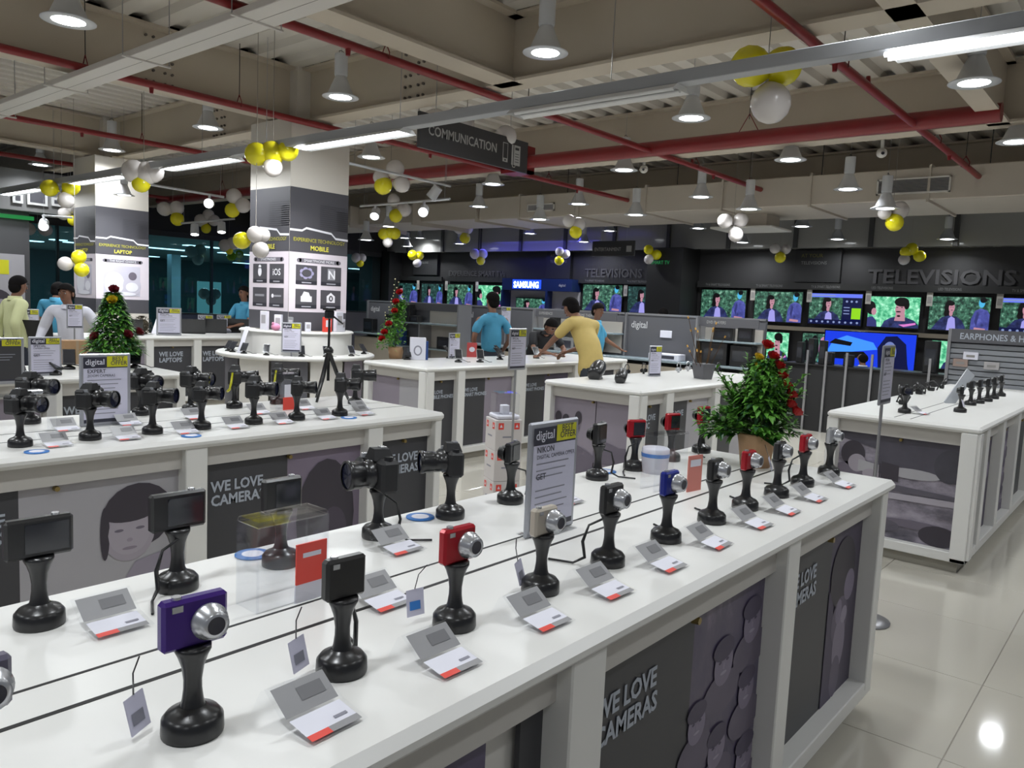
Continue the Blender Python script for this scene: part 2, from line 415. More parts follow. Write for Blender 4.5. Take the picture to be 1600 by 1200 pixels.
for ci, (cx, cy, nm) in enumerate(((4.82, 7.15, 'mobile'), (4.75, 11.75, 'laptop'))):
    c = MB()
    c.box(cx, cx + .75, cy, cy + .75, 0, 3.42, mat('column_white', (.66, .62, .56), .5))
    c.box(cx + .2, cx + .62, cy + .2, cy + .62, 3.42, 4.0, mat('column_white', 0, 0))
    c.box(cx + .23, cx + .52, cy - .0, cy + .1, 3.42, 3.44, CREAM)
    o = c.build('column', kind='structure')
    pt = thing('column_poster', ('charcoal and pink column wrap with app icons reading MOBILE' if ci == 0 else 'charcoal column wrap with a laptop picture reading LAPTOP'), 'poster', (0, 0, 0))
    for face in (0, 1):
        Mx = Matrix.Translation((cx, cy, 0)) if face == 0 else Matrix.Translation((cx, cy + .75, 0)) @ MW
        mb = MB(); mb.M = Mx
        YT, WL, PK = col_print_M(mb, .75)
        mb.build('printed_sheet', pt)
        mb = MB(); mb.M = Mx
        mb.text('EXPERIENCE TECHNOLOGY', .055, .375, 2.165, YT, .008, .0, 'CENTER', .95)
        mb.text('MOBILE' if ci == 0 else 'LAPTOP', .07, .375, 2.08, mat('yellow_bright', (.75, .70, .10), .4), .008, .02, 'CENTER')
        mb.build('lettering', pt)
        mb = MB(); mb.M = Mx
        mb.rect(.12, .63, 1.945, 1.99, mat('pill_grey', (.16, .15, .18), .5), .006)
        mb.ell(.12, 1.9675, .03, .0225, MC['pill_grey'], .006).ell(.63, 1.9675, .03, .0225, MC['pill_grey'], .006)
        mb.text('SMARTPHONE MORE' if (ci == 0 and face == 0) else ('SMARTPHONES' if ci == 0 else 'THE RIGHT CHOICE'), .042, .375, 1.953, WL, .008, .0, 'CENTER')
        if ci == 0:
            for r_ in range(2):
                for c_ in range(2):
                    x0 = .08 + c_ * .32; z0 = 1.72 - r_ * .255
                    mb.rect(x0, x0 + .27, z0 - .005, z0 + .20, MC['col_charcoal'], .006); mb.rect(x0, x0 + .27, z0 - .005, z0 + .035, mat('icon_foot', (.03, .03, .04), .5), .007)
                    k = r_ * 2 + c_ + 4 * face; mx, mz = x0 + .135, z0 + .115
                    if k == 0:
                        for q in range(7): mb.ell(mx + .062 * math.cos(q * .9), mz + .04 * math.sin(q * .9), .03, .025, mat('icon_violet', (.35, .33, .5), .5), .008)
                        mb.ell(mx, mz, .06, .04, MC['col_charcoal'], .009)
                    elif k == 1: mb.rect(mx - .05, mx + .05, mz - .06, mz + .065, mat('icon_grey', (.3, .3, .33), .5), .008); mb.text('N', .13, mx - .045, mz - .045, WL, .010, .02)
                    elif k == 2: mb.rect(mx - .07, mx + .07, mz - .05, mz + .01, WL, .008); mb.pp([(mx - .06, mz + .01), (mx + .05, mz + .01), (mx + .03, mz + .05), (mx - .03, mz + .06)], WL, .008)
                    elif k == 3: mb.pp([(mx - .055, mz - .05), (mx + .055, mz - .05), (mx + .055, mz + .02), (mx, mz + .06), (mx - .055, mz + .02)], WL, .008); mb.ell(mx, mz - .005, .028, .032, MC['col_charcoal'], .010); mb.rect(mx - .01, mx + .01, mz - .02, mz + .01, WL, .011)
                    elif k == 4: mb.ell(mx, mz, .035, .05, WL, .008); mb.ell(mx, mz + .055, .025, .02, WL, .008)
                    elif k == 5: mb.text('iOS', .10, mx, mz - .035, WL, .008, .01, 'CENTER')
                    elif k == 6: mb.rect(mx - .09, mx + .09, mz - .012, mz + .012, mat('icon_grey', 0), .008)
                    else: mb.rect(mx - .05, mx + .09, mz - .01, mz + .01, MC['icon_grey'], .008); mb.ell(mx - .07, mz, .022, .022, WL, .008)
                    mb.rect(mx - .06, mx + .06, z0 + .008, z0 + .020, mat('icon_caption', (.4, .4, .45), .5), .009)
        else:
            mb.rect(.1, .62, 1.47, 1.90, mat('print_lilac', (.55, .53, .62), .5), .006)
            mb.ell(.25, 1.65, .14, .16, mat('print_white', (.75, .75, .82), .5), .008).ell(.5, 1.62, .13, .15, MC['print_lilac'], .009).ell(.51, 1.76, .06, .06, PMID, .010).ell(.5, 1.60, .09, .07, MC['print_white'], .011).ell(.36, 1.5, .2, .03, MC['print_white'], .010)
        mb.build('print', pt)
area('column_spot', (3.9, 5.9, 3.1), .1, 5, (1, 1, 1), rot=(R(48), 0, R(-38)), spread=50)
area('column_spot', (3.8, 10.2, 3.0), .1, 2.5, (1, 1, 1), rot=(R(50), 0, R(-38)), spread=50)

# cable trunking and lit strips
t = thing('cable_tray', 'long wide white cable tray crossing the upper left under the deck', 'cable tray', (2.72, 0, 3.30))
MB().box(0, .245, 2.6, 18, 0, .048, TRAYM, .004).build('tray', t)
MB().box(.118, .122, 2.6, 18, -.001, .002, mat('seam', (.2, .18, .16), .6)).build('seam', t)
for y in (4.6, 6.1, 7.6, 9.4, 11.4, 13.6):
    MB().box(-.06, .31, y, y + .02, -.012, 0, TRAYM).build('bracket', t)
    MB().cyl((-.05, y + .01, 0), (-.05, y + .01, .7), .004, .004, ALU, 5).cyl((.30, y + .01, 0), (.30, y + .01, .7), .004, .004, ALU, 5).build('hanger_rod', t)
t = thing('light_trunking', 'slim grey light trunking with fluorescent battens crossing the ceiling', 'light', (4.31, 0, 2.95))
TG = mat('trunk_grey', (.40, .41, .43), .4)
MB().box(-.05, .05, -3, 17.5, 0, .075, TG, .004).build('trunk', t)
for y in (4.9, 8.0, 12, 2.9, 6.8): MB().cyl((0, y, .07), (0, y, 1.06), .003, .003, ALU, 5).build('hanger_rod', t)
def batten(y0, y1, lit=True):
    o = MB()
    o.add([(-.05, y0, .0), (.05, y0, 0), (.095, y0, -.035), (-.095, y0, -.035), (-.05, y1, .0), (.05, y1, 0), (.095, y1, -.035), (-.095, y1, -.035)],
          [(0, 1, 5, 4), (1, 2, 6, 5), (3, 0, 4, 7), (0, 3, 2, 1), (4, 5, 6, 7)], mat('reflector_white', (.8, .8, .8), .25))
    p = o.build('reflector', t)
    for dx in (-.035, .035):
        MB().cyl((dx, y0 + .03, -.022), (dx, y1 - .03, -.022), .013, .013, TUBEG if lit else mat('tube_off', (.7, .7, .7), .3), 10).build('tube', p)
    if lit: area('batten_light', (0, (y0 + y1) / 2, -.0345), .10, 20, LAMP_COL, size_y=(y1 - y0), parent=t)
SZ_ = [(4.310, 1.217, 2.928), (4.310, 0.660, 2.925)]
batten((4.310, 1.217, 2.928)[1], (4.310, 1.217, 2.928)[1] - 1.3)
batten((4.310, 2.394, 2.941)[1], (4.310, 3.693, 2.978)[1], False)
batten((4.310, 4.806, 2.951)[1], (4.310, 6.221, 2.942)[1])
batten((4.310, 7.321, 2.943)[1], (4.310, 8.751, 2.944)[1])
batten((4.310, 9.784, 2.947)[1], (4.310, 11.272, 2.910)[1])
batten((4.310, 12.428, 2.884)[1], (4.310, 13.928, 2.861)[1])

# sprinkler pipes
def clamp(mb, x, y, z, r, top):
    mb.cyl((x, y, z + r * 2.5), (x, y, top), .004, .004, BLACKM, 5)
    mb.tube([(x, y, z + r * 3.2), (x, y - r * 1.3, z + r), (x, y - r * 1.2, z - r * .5)], .005, RED, 4); mb.tube([(x, y, z + r * 3.2), (x, y + r * 1.3, z + r), (x, y + r * 1.2, z - r * .5)], .005, RED, 4)
def branch(y, x0, x1, z, label, r=.033, cl=(), sp=()):
    t = thing('sprinkler_pipe', label, 'pipe', (0, y, z), 0, 'red sprinkler branch pipes')
    MB().cyl((x0, 0, 0), (x1, 0, 0), r, r, RED, 12).build('pipe', t)
    for x in cl: m_ = MB(); clamp(m_, x, 0, 0, r, .58); m_.build('hanger', t)
    for x, s_ in sp: MB().cyl((x, 0, s_ * .02), (x, 0, s_ * .075), .022, .016, RED, 8).build('sprinkler_head', t)
branch(2.0, 1.6, 11.0, 3.40, 'red sprinkler pipe falling from the top edge past the yellow balloons', cl=(3.1, 5.9, 8.8, 10.2), sp=((5.75, -1), (6.5, 1), (9.4, -1)))
branch(4.73, 1.6, 11.4, 3.40, 'red sprinkler pipe running from the cable tray to behind the sign', cl=(4.0, 5.7, 9.0, 10.6), sp=((3.1, 1), (3.65, -1), (5.5, -1), (8.9, 1), (9.5, -1)))
branch(7.1, .6, 6.0, 3.385, 'red sprinkler pipe running in front of the nearer column top', cl=(2.8, 4.2), sp=((3.35, -1),))
branch(10.0, 1.0, 7.7, 3.40, 'red sprinkler pipe passing behind the two middle left lamps', cl=(4.6,), sp=((3.15, 1), (3.9, -1)))
branch(12.95, .8, 5.0, 3.40, 'short red sprinkler pipe ending at the farther column', cl=(3.0,))
branch(15.6, .8, 7.7, 3.40, 'faint red sprinkler pipe highest above the left partition', cl=(4.0,))
branch(6.95, 5.7, 11.0, 3.36, 'red sprinkler pipe passing below the communication sign', cl=(6.4, 8.9), sp=((6.6, -1), (9.6, -1)))
t = thing('sprinkler_main', 'thick red sprinkler main pipe crossing the whole hall', 'pipe', (7.95, 0, 3.43))
MB().cyl((0, 1.32, 0), (0, 16.5, 0), .082, .082, RED, 16).build('pipe', t)
m_ = MB(); m_.box(-.13, .13, 6.55, 6.62, -.14, .2, RED).box(-.13, .13, 6.55, 6.9, -.14, -.10, RED); m_.build('bracket', t)
for y in (3.6, 10.4, 14): m_ = MB(); clamp(m_, 0, y, 0, .08, .55); m_.build('hanger', t)

# air duct
t = thing('air_duct', 'big beige rectangular air duct crossing above the televisions', 'air duct', (0, 0, 0))
MB().box(11.0, 12.6, -3, 10.2, 3.15, 3.55, CREAM2, .01).box(11.2, 12.6, 10.2, 18.2, 3.2, 3.55, CREAM2, .01).build('duct', t)
for y in (.9, 2.52, 4.0, 5.3, 6.6, 7.9, 9.2, 10.25, 12, 14): MB().box(10.97, 12.62, y, y + .03, 3.12, 3.58, CREAM2).build('flange', t)
for y in (1.9, 3.9, 6.1, 8.2): MB().cyl((11.05, y, 3.5), (11.05, y, 4.0), .006, .006, BLACKM, 5).build('hanger_rod', t)
MB().box(11.7, 12.2, 4.9, 5.6, 2.95, 3.16, CREAM2).box(11.55, 12.35, 4.75, 5.75, 2.93, 2.96, WHITE2, .005).build('outlet', t)
def vent(p, wy, h, label):
    t = thing('air_vent', label, 'vent', p)
    f = MB(); f.box(-.03, 0, -wy / 2, wy / 2, -h / 2, -h / 2 + .02, WHITE2).box(-.03, 0, -wy / 2, wy / 2, h / 2 - .02, h / 2, WHITE2).box(-.03, 0, -wy / 2, -wy / 2 + .02, -h / 2, h / 2, WHITE2).box(-.03, 0, wy / 2 - .02, wy / 2, -h / 2, h / 2, WHITE2); f.build('frame', t)
    s_ = MB(); n = 9
    for k in range(n): s_.box(-.02, -.004, -wy / 2 + .02, wy / 2 - .02, -h / 2 + .02 + k * (h - .04) / n, -h / 2 + .03 + k * (h - .04) / n, ALU)
    s_.build('slats', t, kind='stuff')
    MB().box(-.004, 0, -wy / 2 + .01, wy / 2 - .01, -h / 2 + .01, h / 2 - .01, BLACKM).build('backing', t)
vent((10.998, 2.72, 3.33), .86, .2, 'wide grey slatted vent in the duct, right of the lamps')
vent((10.998, 8.72, 3.32), .60, .13, 'small slatted vent in the duct beside the blue glow')

# pendant lamps
lampM = mat('lamp_white', (.60, .61, .63), .35)
def make_lamp():
    t = thing('pendant_lamp', '', 'lamp', (0, 0, 0), 0, 'white conical pendant lamps')
    m = MB(); m.lathe([(.0, .46), (.070, .46), (.072, .45), (.072, .24), (.066, .22), (.0, .25)], lampM, 20); m.build('housing', t)
    m = MB(); m.lathe([(.055, .225), (.068, .205), (.140, .035), (.20, .004), (.20, -.002), (.150, -.003), (.122, .0)], lampM, 28); m.build('shade', t)
    m = MB(); m.lathe([(.0, -.006), (.08, -.005), (.123, -.0005)], GLOW, 24); m.build('lens', t)
    m = MB(); m.cyl((0, 0, 0), (0, 0, 1), .003, .003, ALU, 5); m.build('cord', t, (0, 0, .45))
    m = MB(); m.tube([(-.03, 0, .455), (-.03, 0, .49), (0, 0, .50), (.03, 0, .49), (.03, 0, .455)], .004, BLACKM, 4); m.build('hook', t)
    return t
L0 = make_lamp()
LP = [(0,0,0,'largest lamp, in the top left corner above the tray'), (0,0,0,'lamp hanging just left of the nearer column'), (0,0,0,'lamp hanging above the lit batten left of the sign'),
 (0,0,0,'large lamp at the top of the picture, above the sign'), (0,0,0,'lamp hanging left of the yellow balloons under the trunking'), (0,0,0,'lamp right under the lit batten in the top right corner'),
 (0,0,0,'lamp at the right edge where the red main ends'), (0,0,0,'lamp right below the red main, under the white balloon'), (0,0,0,'lamp where the branch pipe meets the red main'),
 (0,0,0,'lamp above the shortest pipe, second from the left edge'), (0,0,0,'lamp nearest the left edge'), (0,0,0,'lamp right beside the nearer column, below the pipe'),
 (0,0,0,'wide lamp hanging just below the communication sign'), (0,0,0,'lamp in front of the duct, above the three white balloons'), (0,0,0,'lamp in front of the duct, left of the wide vent'),
 (0,0,0,'lamp in front of the duct, right of the small vent'), (0,0,0,'lamp above the bright white and yellow balloons'), (0,0,0,'small lamp low on the duct, right of centre'), (0,0,0,'small lamp below the small duct vent'),
 (0,0,0,'lamp in front of the farther column'), (0,0,0,'small lamp above the three yellow balloons near the column'), (0,0,0,'tiny lamp right of the column, farthest pair'), (0,0,0,'tiny lamp above the blue glow'),
 (0,0,0,'tiny lamp left of the small hanging sign'), (0,0,0,'tiny low lamp beside the bulkhead glow, left of the hanging sign'), (0,0,0,'small lamp before the bulkhead, left of the white balloons'), (0,0,0,'tiny lamp just under the three white balloons'),
 (0,0,0,'small lamp under the duct outlet'), (0,0,0,'tiny lamp on the bulkhead right of the duct outlet'), (0,0,0,'rightmost small lamp before the bulkhead above TELEVISIONS'), (0,0,0,'lamp touching the pale balloons right of centre'),
 (0,0,0,'small lamp touching the rightmost white balloon of three'), (0,0,0,'tiny lamp beneath the bright white and yellow balloons'), (0,0,0,'tiny lamp right against the column edge, left one'), (0,0,0,'tiny lamp above the glowing yellow balloons'), (0,0,0,'tiny lamp beside the other two near the column, right one')]

first = True
LAMPPOS = [(2.141, 5.684, 3.300), (4.738, 8.666, 3.450), (4.676, 6.156, 3.450), (4.674, 3.737, 3.450), (6.389, 3.433, 3.300), (6.420, 1.255, 3.300), (8.615, 1.289, 3.300), (8.568, 3.375, 3.300), (8.342, 5.349, 3.300), (4.809, 11.343, 3.450), (4.802, 13.911, 3.450), (6.295, 7.659, 3.300),
 (8.522, 7.660, 3.300), (10.100, 5.199, 3.200), (10.100, 3.231, 3.191), (10.100, 7.272, 3.200), (10.100, 9.383, 3.255), (10.200, 6.294, 3.008), (10.200, 8.111, 3.005), (4.863, 11.100, 2.842), (10.075, 11.693, 2.980), (13.978, 15.578, 3.200), (14.600, 11.879, 3.291), (14.600, 9.650, 3.296), (15.300, 10.810, 3.142), (14.600, 7.525, 3.294), (15.300, 6.882, 3.066),
 (13.200, 4.914, 3.112), (15.300, 5.014, 3.096), (15.300, 3.161, 3.063), (10.200, 2.810, 2.953), (10.200, 4.532, 3.018), (15.000, 14.569, 3.126), (10.607, 13.000, 2.797), (15.000, 16.601, 3.085), (15.380, 16.500, 3.348)]
for (u_, v_, z_, lb), p in zip(LP, LAMPPOS):
    lb = 'white conical pendant lamp, ' + lb.replace('lamp ', '', 1) if lb.startswith('lamp ') else 'white conical pendant ' + lb.replace('largest lamp', 'lamp largest of all').replace('large lamp', 'lamp').replace('small lamp', 'lamp, small').replace('tiny lamp', 'lamp, tiny').replace('tiny low lamp', 'lamp, tiny and low').replace('wide lamp', 'lamp').replace('rightmost small lamp', 'lamp, rightmost')
    lb = ' '.join(lb.split()[:16])
    sc_ = .66 if abs(p[1] - 11.1) < .01 else (.84 if p[0] > 4 else .82)
    if first: t = L0; t.location = p; t['label'] = lb; t.scale = (sc_,) * 3; first = False
    else: t = dup(L0, p, None, lb, None, sc_)
    for ch in t.children:
        if ch.name.startswith('cord'): ch.scale = (1, 1, ((3.63 if p[0] > 12.6 else (3.16 if p[0] > 10.97 else 4.01)) - p[2]) / sc_ - .45)
    area('lamp_light', (p[0], p[1], p[2] - .03), .2, LAMP_W, LAMP_COL, spread=150)

# bunches of balloons, each about 25 cm across
def balloons(label, lst, dist=None):
    """lst of ((x,y,z), r, colour)"""
    c = Vector((0, 0, 0))
    for p, r, k in lst: c += Vector(p)
    c /= len(lst)
    t = thing('balloon_bunch', label, 'balloons', tuple(c), 0, 'bunches of party balloons')
    top = max(p[2] for p, r, k in lst) - c[2]
    for i, (p, r, k) in enumerate(lst):
        q = Vector(p) - c + Vector((0, 0, 0))
        d = Vector(((i % 3 - 1) * .02, (i % 2) * .04 - .02, 0)); q += d
        kn = (Vector((0, 0, .0)) - q); kn = kn.normalized() if kn.length > .01 else Vector((0, 0, 1))
        m = MB(); M_ = Vector((0, 0, -1)).rotation_difference(kn).to_matrix().to_4x4(); m.M = Matrix.Translation(q) @ M_
        m.lathe([(0, r * 1.0), (r * .38, r * .93), (r * .72, r * .70), (r * .93, r * .34), (r, -.02 * r), (r * .94, -.36 * r), (r * .74, -.70 * r), (r * .42, -.94 * r), (r * .15, -1.06 * r), (r * .06, -1.10 * r), (r * .12, -1.2 * r), (0, -1.18 * r)], YBAL if k == 'Y' else (mat('balloon_olive', (.30, .32, .03), .3) if k == 'O' else WBAL), 22)
        m.build('balloon', t)
    ztop = 2.88 if c[1] > 18 else (3.63 if c[0] > 12.6 else (3.16 if c[0] > 10.9 else 4.01))
    m = MB(); m.cyl((0, 0, 0), (0, 0, max(.1, ztop - c[2])), .003, .003, mat('string', (.3, .28, .25), .6), 4); m.build('string', t)
BPOS = [
  ('yellow and white balloons hanging from the trunking, top right, largest bunch', [((4.88, 2.24, 3.17), 0.126, 'Y'), ((5.03, 2.06, 3.19), 0.122, 'Y'), ((4.94, 2.13, 2.95), 0.126, 'W')]),
  ('pale balloons peeking over the communication sign', [((5.44, 5.67, 3.31), 0.136, 'W'), ((5.60, 5.48, 3.34), 0.143, 'W'), ((5.86, 5.16, 3.22), 0.105, 'W')]),
  ('three yellow balloons over a clear one before the nearer column top', [((4.14, 6.68, 2.88), 0.107, 'Y'), ((4.24, 6.57, 2.90), 0.113, 'Y'), ((4.31, 6.49, 2.93), 0.095, 'Y'), ((4.25, 6.54, 2.77), 0.089, 'W')]),
  ('white balloons with a yellow one hanging at the farther column', [((4.19, 9.29, 2.92), 0.132, 'W'), ((4.33, 9.13, 2.93), 0.125, 'W'), ((4.26, 9.21, 2.91), 0.132, 'W'), ((4.25, 9.20, 2.79), 0.103, 'Y')]),
  ('two yellow balloons over a white one between the lit battens, far left', [((4.19, 11.79, 2.88), 0.112, 'Y'), ((4.38, 11.58, 2.91), 0.112, 'Y'), ((4.30, 11.64, 2.73), 0.108, 'W')]),
  ('white balloons with a yellow one cut by the left edge', [((4.67, 14.98, 2.89), 0.127, 'W'), ((4.78, 14.85, 2.92), 0.117, 'W'), ((4.56, 15.08, 2.67), 0.095, 'Y')]),
  ('two greyish balloons below the framed icons', [((5.75, 17.28, 2.64), 0.125, 'W'), ((5.96, 17.02, 2.64), 0.125, 'W')]),
  ('white balloons half hidden behind the farther column', [((5.35, 14.47, 2.79), 0.119, 'W'), ((5.41, 14.40, 2.88), 0.108, 'W'), ((5.42, 14.36, 2.67), 0.086, 'Y')]),
  ('one white and two yellow balloons beside the farther column, low', [((4.20, 11.31, 1.87), 0.093, 'W'), ((4.32, 11.19, 1.97), 0.093, 'Y'), ((4.31, 11.17, 1.80), 0.093, 'Y')]),
  ('two white balloons over a yellow one right of the farther column', [((6.90, 14.11, 3.03), 0.127, 'W'), ((7.05, 13.95, 3.06), 0.127, 'W'), ((7.02, 13.95, 2.86), 0.121, 'Y')]),
  ('white balloons with a small yellow one under the bright spotlight', [((8.93, 16.59, 3.13), 0.141, 'W'), ((9.12, 16.38, 3.15), 0.127, 'W'), ((9.02, 16.51, 3.26), 0.127, 'W'), ((9.01, 16.48, 2.96), 0.106, 'Y')]),
  ('two white balloons and a yellow one just left of the nearer column', [((7.07, 12.07, 3.17), 0.127, 'W'), ((7.16, 11.94, 3.03), 0.127, 'W'), ((7.02, 12.10, 2.94), 0.121, 'Y')]),
  ('brightly lit white and yellow balloons in front of the nearer column', [((4.10, 6.62, 2.14), 0.077, 'W'), ((4.15, 6.56, 2.14), 0.066, 'W'), ((4.10, 6.59, 2.00), 0.077, 'W'), ((4.03, 6.69, 2.08), 0.080, 'Y')]),
  ('greyish balloons with a yellow one before the glass top rail', [((9.47, 16.52, 2.63), 0.144, 'W'), ((9.59, 16.39, 2.69), 0.144, 'W'), ((9.50, 16.47, 2.52), 0.087, 'Y')]),
  ('tall white and yellow bunch right of the nearer column, above the track', [((7.07, 8.10, 3.31), 0.123, 'W'), ((6.95, 8.23, 3.20), 0.102, 'W'), ((7.10, 8.04, 3.12), 0.110, 'W'), ((6.98, 8.19, 3.09), 0.119, 'Y')]),
  ('white balloons and a yellow one hanging on the spotlight track', [((9.07, 10.41, 3.28), 0.109, 'W'), ((9.19, 10.25, 3.13), 0.120, 'W'), ((9.06, 10.38, 3.02), 0.115, 'Y')]),
  ('three yellow balloons over a white one below the spotlight track', [((10.40, 12.20, 2.88), 0.115, 'Y'), ((10.48, 12.11, 2.90), 0.115, 'Y'), ((10.53, 12.06, 2.90), 0.115, 'Y'), ((10.46, 12.11, 2.72), 0.102, 'W')]),
  ('two lit white balloons over a yellow one, centre, above the counters', [((12.88, 12.55, 3.25), 0.123, 'W'), ((13.01, 12.39, 3.26), 0.130, 'W'), ((12.94, 12.44, 3.04), 0.123, 'Y')]),
  ('glowing yellow balloons left over the smart television row', [((14.39, 15.69, 2.79), 0.136, 'Y'), ((14.52, 15.55, 2.79), 0.119, 'Y'), ((14.44, 15.61, 2.59), 0.119, 'W')]),
  ('two lilac white balloons over a yellow one left of the blue sign', [((14.79, 13.81, 2.84), 0.130, 'W'), ((14.93, 13.65, 2.85), 0.130, 'W'), ((14.86, 13.70, 2.68), 0.114, 'Y')]),
  ('pale balloons over a yellow one on the duct beside the small vent', [((9.67, 7.13, 2.89), 0.096, 'W'), ((9.78, 7.00, 2.85), 0.106, 'W'), ((9.71, 7.05, 2.73), 0.096, 'Y')]),
  ('small pale balloons over a yellow one right of the blue sign', [((15.03, 11.30, 2.90), 0.106, 'W'), ((15.13, 11.17, 2.85), 0.106, 'W'), ((15.00, 11.31, 2.69), 0.114, 'Y')]),
  ('two yellow balloons and a white one under the small hanging sign', [((15.01, 8.89, 2.92), 0.104, 'Y'), ((15.13, 8.73, 2.82), 0.111, 'Y'), ((14.99, 8.88, 2.71), 0.104, 'W')]),
  ('three white balloons with a yellow tie in front of the duct', [((10.42, 4.98, 2.90), 0.103, 'W'), ((10.59, 4.79, 2.93), 0.103, 'W'), ((10.50, 4.86, 2.72), 0.103, 'W')]),
  ('pale balloons with a brightly lit yellow one at the duct, right', [((10.68, 2.96, 2.96), 0.081, 'W'), ((10.83, 2.79, 3.01), 0.113, 'W'), ((10.75, 2.86, 2.85), 0.109, 'Y')]),
  ('two white balloons over a yellow one on a dark fin, right of centre', [((14.41, 5.85, 2.86), 0.095, 'W'), ((14.56, 5.67, 2.86), 0.095, 'W'), ((14.46, 5.77, 2.70), 0.101, 'Y')]),
  ('yellow balloons with a white one above the word TELEVISIONS', [((14.79, 3.70, 2.81), 0.088, 'Y'), ((14.89, 3.59, 2.87), 0.105, 'Y'), ((14.94, 3.51, 2.75), 0.099, 'Y'), ((14.80, 3.67, 2.68), 0.094, 'W')]),
  ('small white and yellow bunch against the glass right of the nearer column', [((14.06, 17.63, 2.70), 0.143, 'W'), ((14.17, 17.51, 2.71), 0.125, 'W'), ((14.10, 17.56, 2.56), 0.107, 'Y')]),
]
for lb, lst in BPOS: balloons(lb, lst)
balloons('teal looking white balloons seen through the glass between the columns', [((10.6, 20.2, 2.62), .16, 'W'), ((10.85, 20.2, 2.68), .16, 'W'), ((10.75, 20.2, 2.42), .15, 'W')])
balloons('yellow green balloons seen through the glass left of the nearer column', [((12.0, 20.6, 2.6), .13, 'Y'), ((12.25, 20.6, 2.68), .12, 'Y')])
balloons('heart of three white balloons low behind the glass', [((10.65, 19.6, 1.52), .15, 'W'), ((10.95, 19.6, 1.52), .15, 'W'), ((10.8, 19.6, 1.34), .13, 'W')])
balloons('yellow green balloon pair behind the glass right of the nearer column', [((18.1, 19.6, 1.85), .2, 'Y'), ((18.4, 19.6, 1.8), .18, 'Y')])

# spotlight tracks
def track(p0, p1, label, spots):
    t = thing('spotlight_track', label, 'track light', p0)
    d = Vector(p1) - Vector(p0)
    MB().tube([(0, 0, 0), tuple(d)], .018, lampM, 4).build('rail', t)
    for x in (.05, .95): MB().cyl(tuple(d * x), tuple(Vector(((d * x).x, (d * x).y, 4.01 - p0[2]))), .003, .003, ALU, 4).build('hanger_rod', t)
    for f, aim, lit in spots:
        q = d * f; a = Vector(aim).normalized()
        m = MB(); m.cyl(tuple(q), tuple(q + Vector((0, 0, -.08))), .02, .02, lampM, 8); c = q + Vector((0, 0, -.13))
        m.cyl(tuple(c - a * .09), tuple(c + a * .09), .065, .075, lampM, 16); s_ = m.build('spotlight', t)
        m = MB(); m.cyl(tuple(c + a * .091), tuple(c + a * .093), .062, .062, emi('spot_glow', (1, 1, 1), 30) if lit > 1 else (GLOW if lit else SILVER), 14); m.build('lens', s_)
track((8.300, 10.341, 3.086), (7.600, 7.592, 2.970), 'lower white track with two lit spotlights right of the nearer column', ((.2, (-.6, -.5, -.6), 1), (.75, (-.7, -.6, -.4), 1)))
track((6.200, 7.968, 3.240), (7.900, 7.888, 3.199), 'upper white track with a white unlit spotlight behind the balloons', ((.83, (-.2, .5, -.7), 0),))
track((5.382, 11.500, 3.087), (6.388, 11.200, 3.023), 'white track carrying the brightest spotlight between the columns', ((.8, (-.55, -.75, -.1), 2),))
track((6.891, 13.500, 2.756), (7.628, 13.000, 2.898), 'short track with two small spotlights behind the balloons', ((.25, (-.1, -.2, -.8), 1), (.75, (-.1, -.2, -.8), 1)))
track((4.677, 13.500, 2.636), (5.110, 13.500, 2.655), 'short white track at the left with one bright spotlight', ((.05, (-.3, -.7, -.4), 1),))

# cctv
for p, lb in (((8.900, 2.536, 3.379), 'white dome camera on a short pole right of centre, under the beam'), ((8.900, 5.410, 3.424), 'white dome camera hanging behind the lamp by the red main')):
    t = thing('security_camera', lb, 'security camera', p)
    MB().cyl((0, 0, 0), (0, 0, 4.01 - p[2]), .018, .018, WHITE2, 8).build('pole', t); MB().sphere((0, 0, -.02), (.055, .055, .05), WHITE2, 12, 8).build('housing', t)
    MB().cyl((-.045, -.02, -.03), (-.058, -.03, -.035), .016, .016, LENSG, 8).build('lens', t)

# hanging signs
t = thing('hanging_sign', 'charcoal hanging sign reading COMMUNICATION with phone symbols', 'sign', (4.68, 5.07, 2.9))
MB().box(0, 1.46, 0, .03, 0, .30, mat('sign_char', (.045, .045, .048), .35), .002).build('board', t)
m = MB(); m.M = Matrix.Translation((0, -.002, 0)); LG = mat('sign_letter', (.45, .45, .44), .5)
m.text('COMMUNICATION', .115, .10, .125, LG, .001, .015, sx=.90); m.build('lettering', t)
m = MB(); m.M = Matrix.Translation((0, -.002, -.03))
m.rect(1.08, 1.155, .09, .27, LG, .001).rect(1.088, 1.147, .125, .262, MC['sign_char'], .002).ell(1.117, .107, .012, .009, MC['sign_char'], .002)
m.rect(1.21, 1.235, .08, .27, LG, .001).rect(1.245, 1.34, .08, .27, LG, .001).rect(1.262, 1.32, .225, .25, MC['sign_char'], .002)
for k in range(4): m.rect(1.262, 1.32, .11 + k * .025, .116 + k * .025, MC['sign_char'], .002)
m.tube([(1.222, -.003, .08), (1.23, -.003, .06), (1.26, -.003, .06), (1.27, -.003, .08)], .004, LG, 4)
m.build('symbols', t)
for x in (.2, 1.2): MB().cyl((x, .015, .30), (x, .015, 1.11), .003, .003, ALU, 4).build('wire', t)
t = thing('hanging_sign', 'small black hanging sign above yellow balloons near the television wall', 'sign', (13.4, 9.25, 2.66))
MB().box(0, .04, -1.0, 0, 0, .30, mat('sign_char', 0), .004).build('board', t)
m = MB(); m.M = Matrix.Translation((-.002, 0, 0)) @ MW; m.text('ENTERTAINMENT', .10, .06, .1, LG, .001, 0, sx=.8); m.rect(.82, .94, .08, .2, LG, .001); m.build('lettering', t)
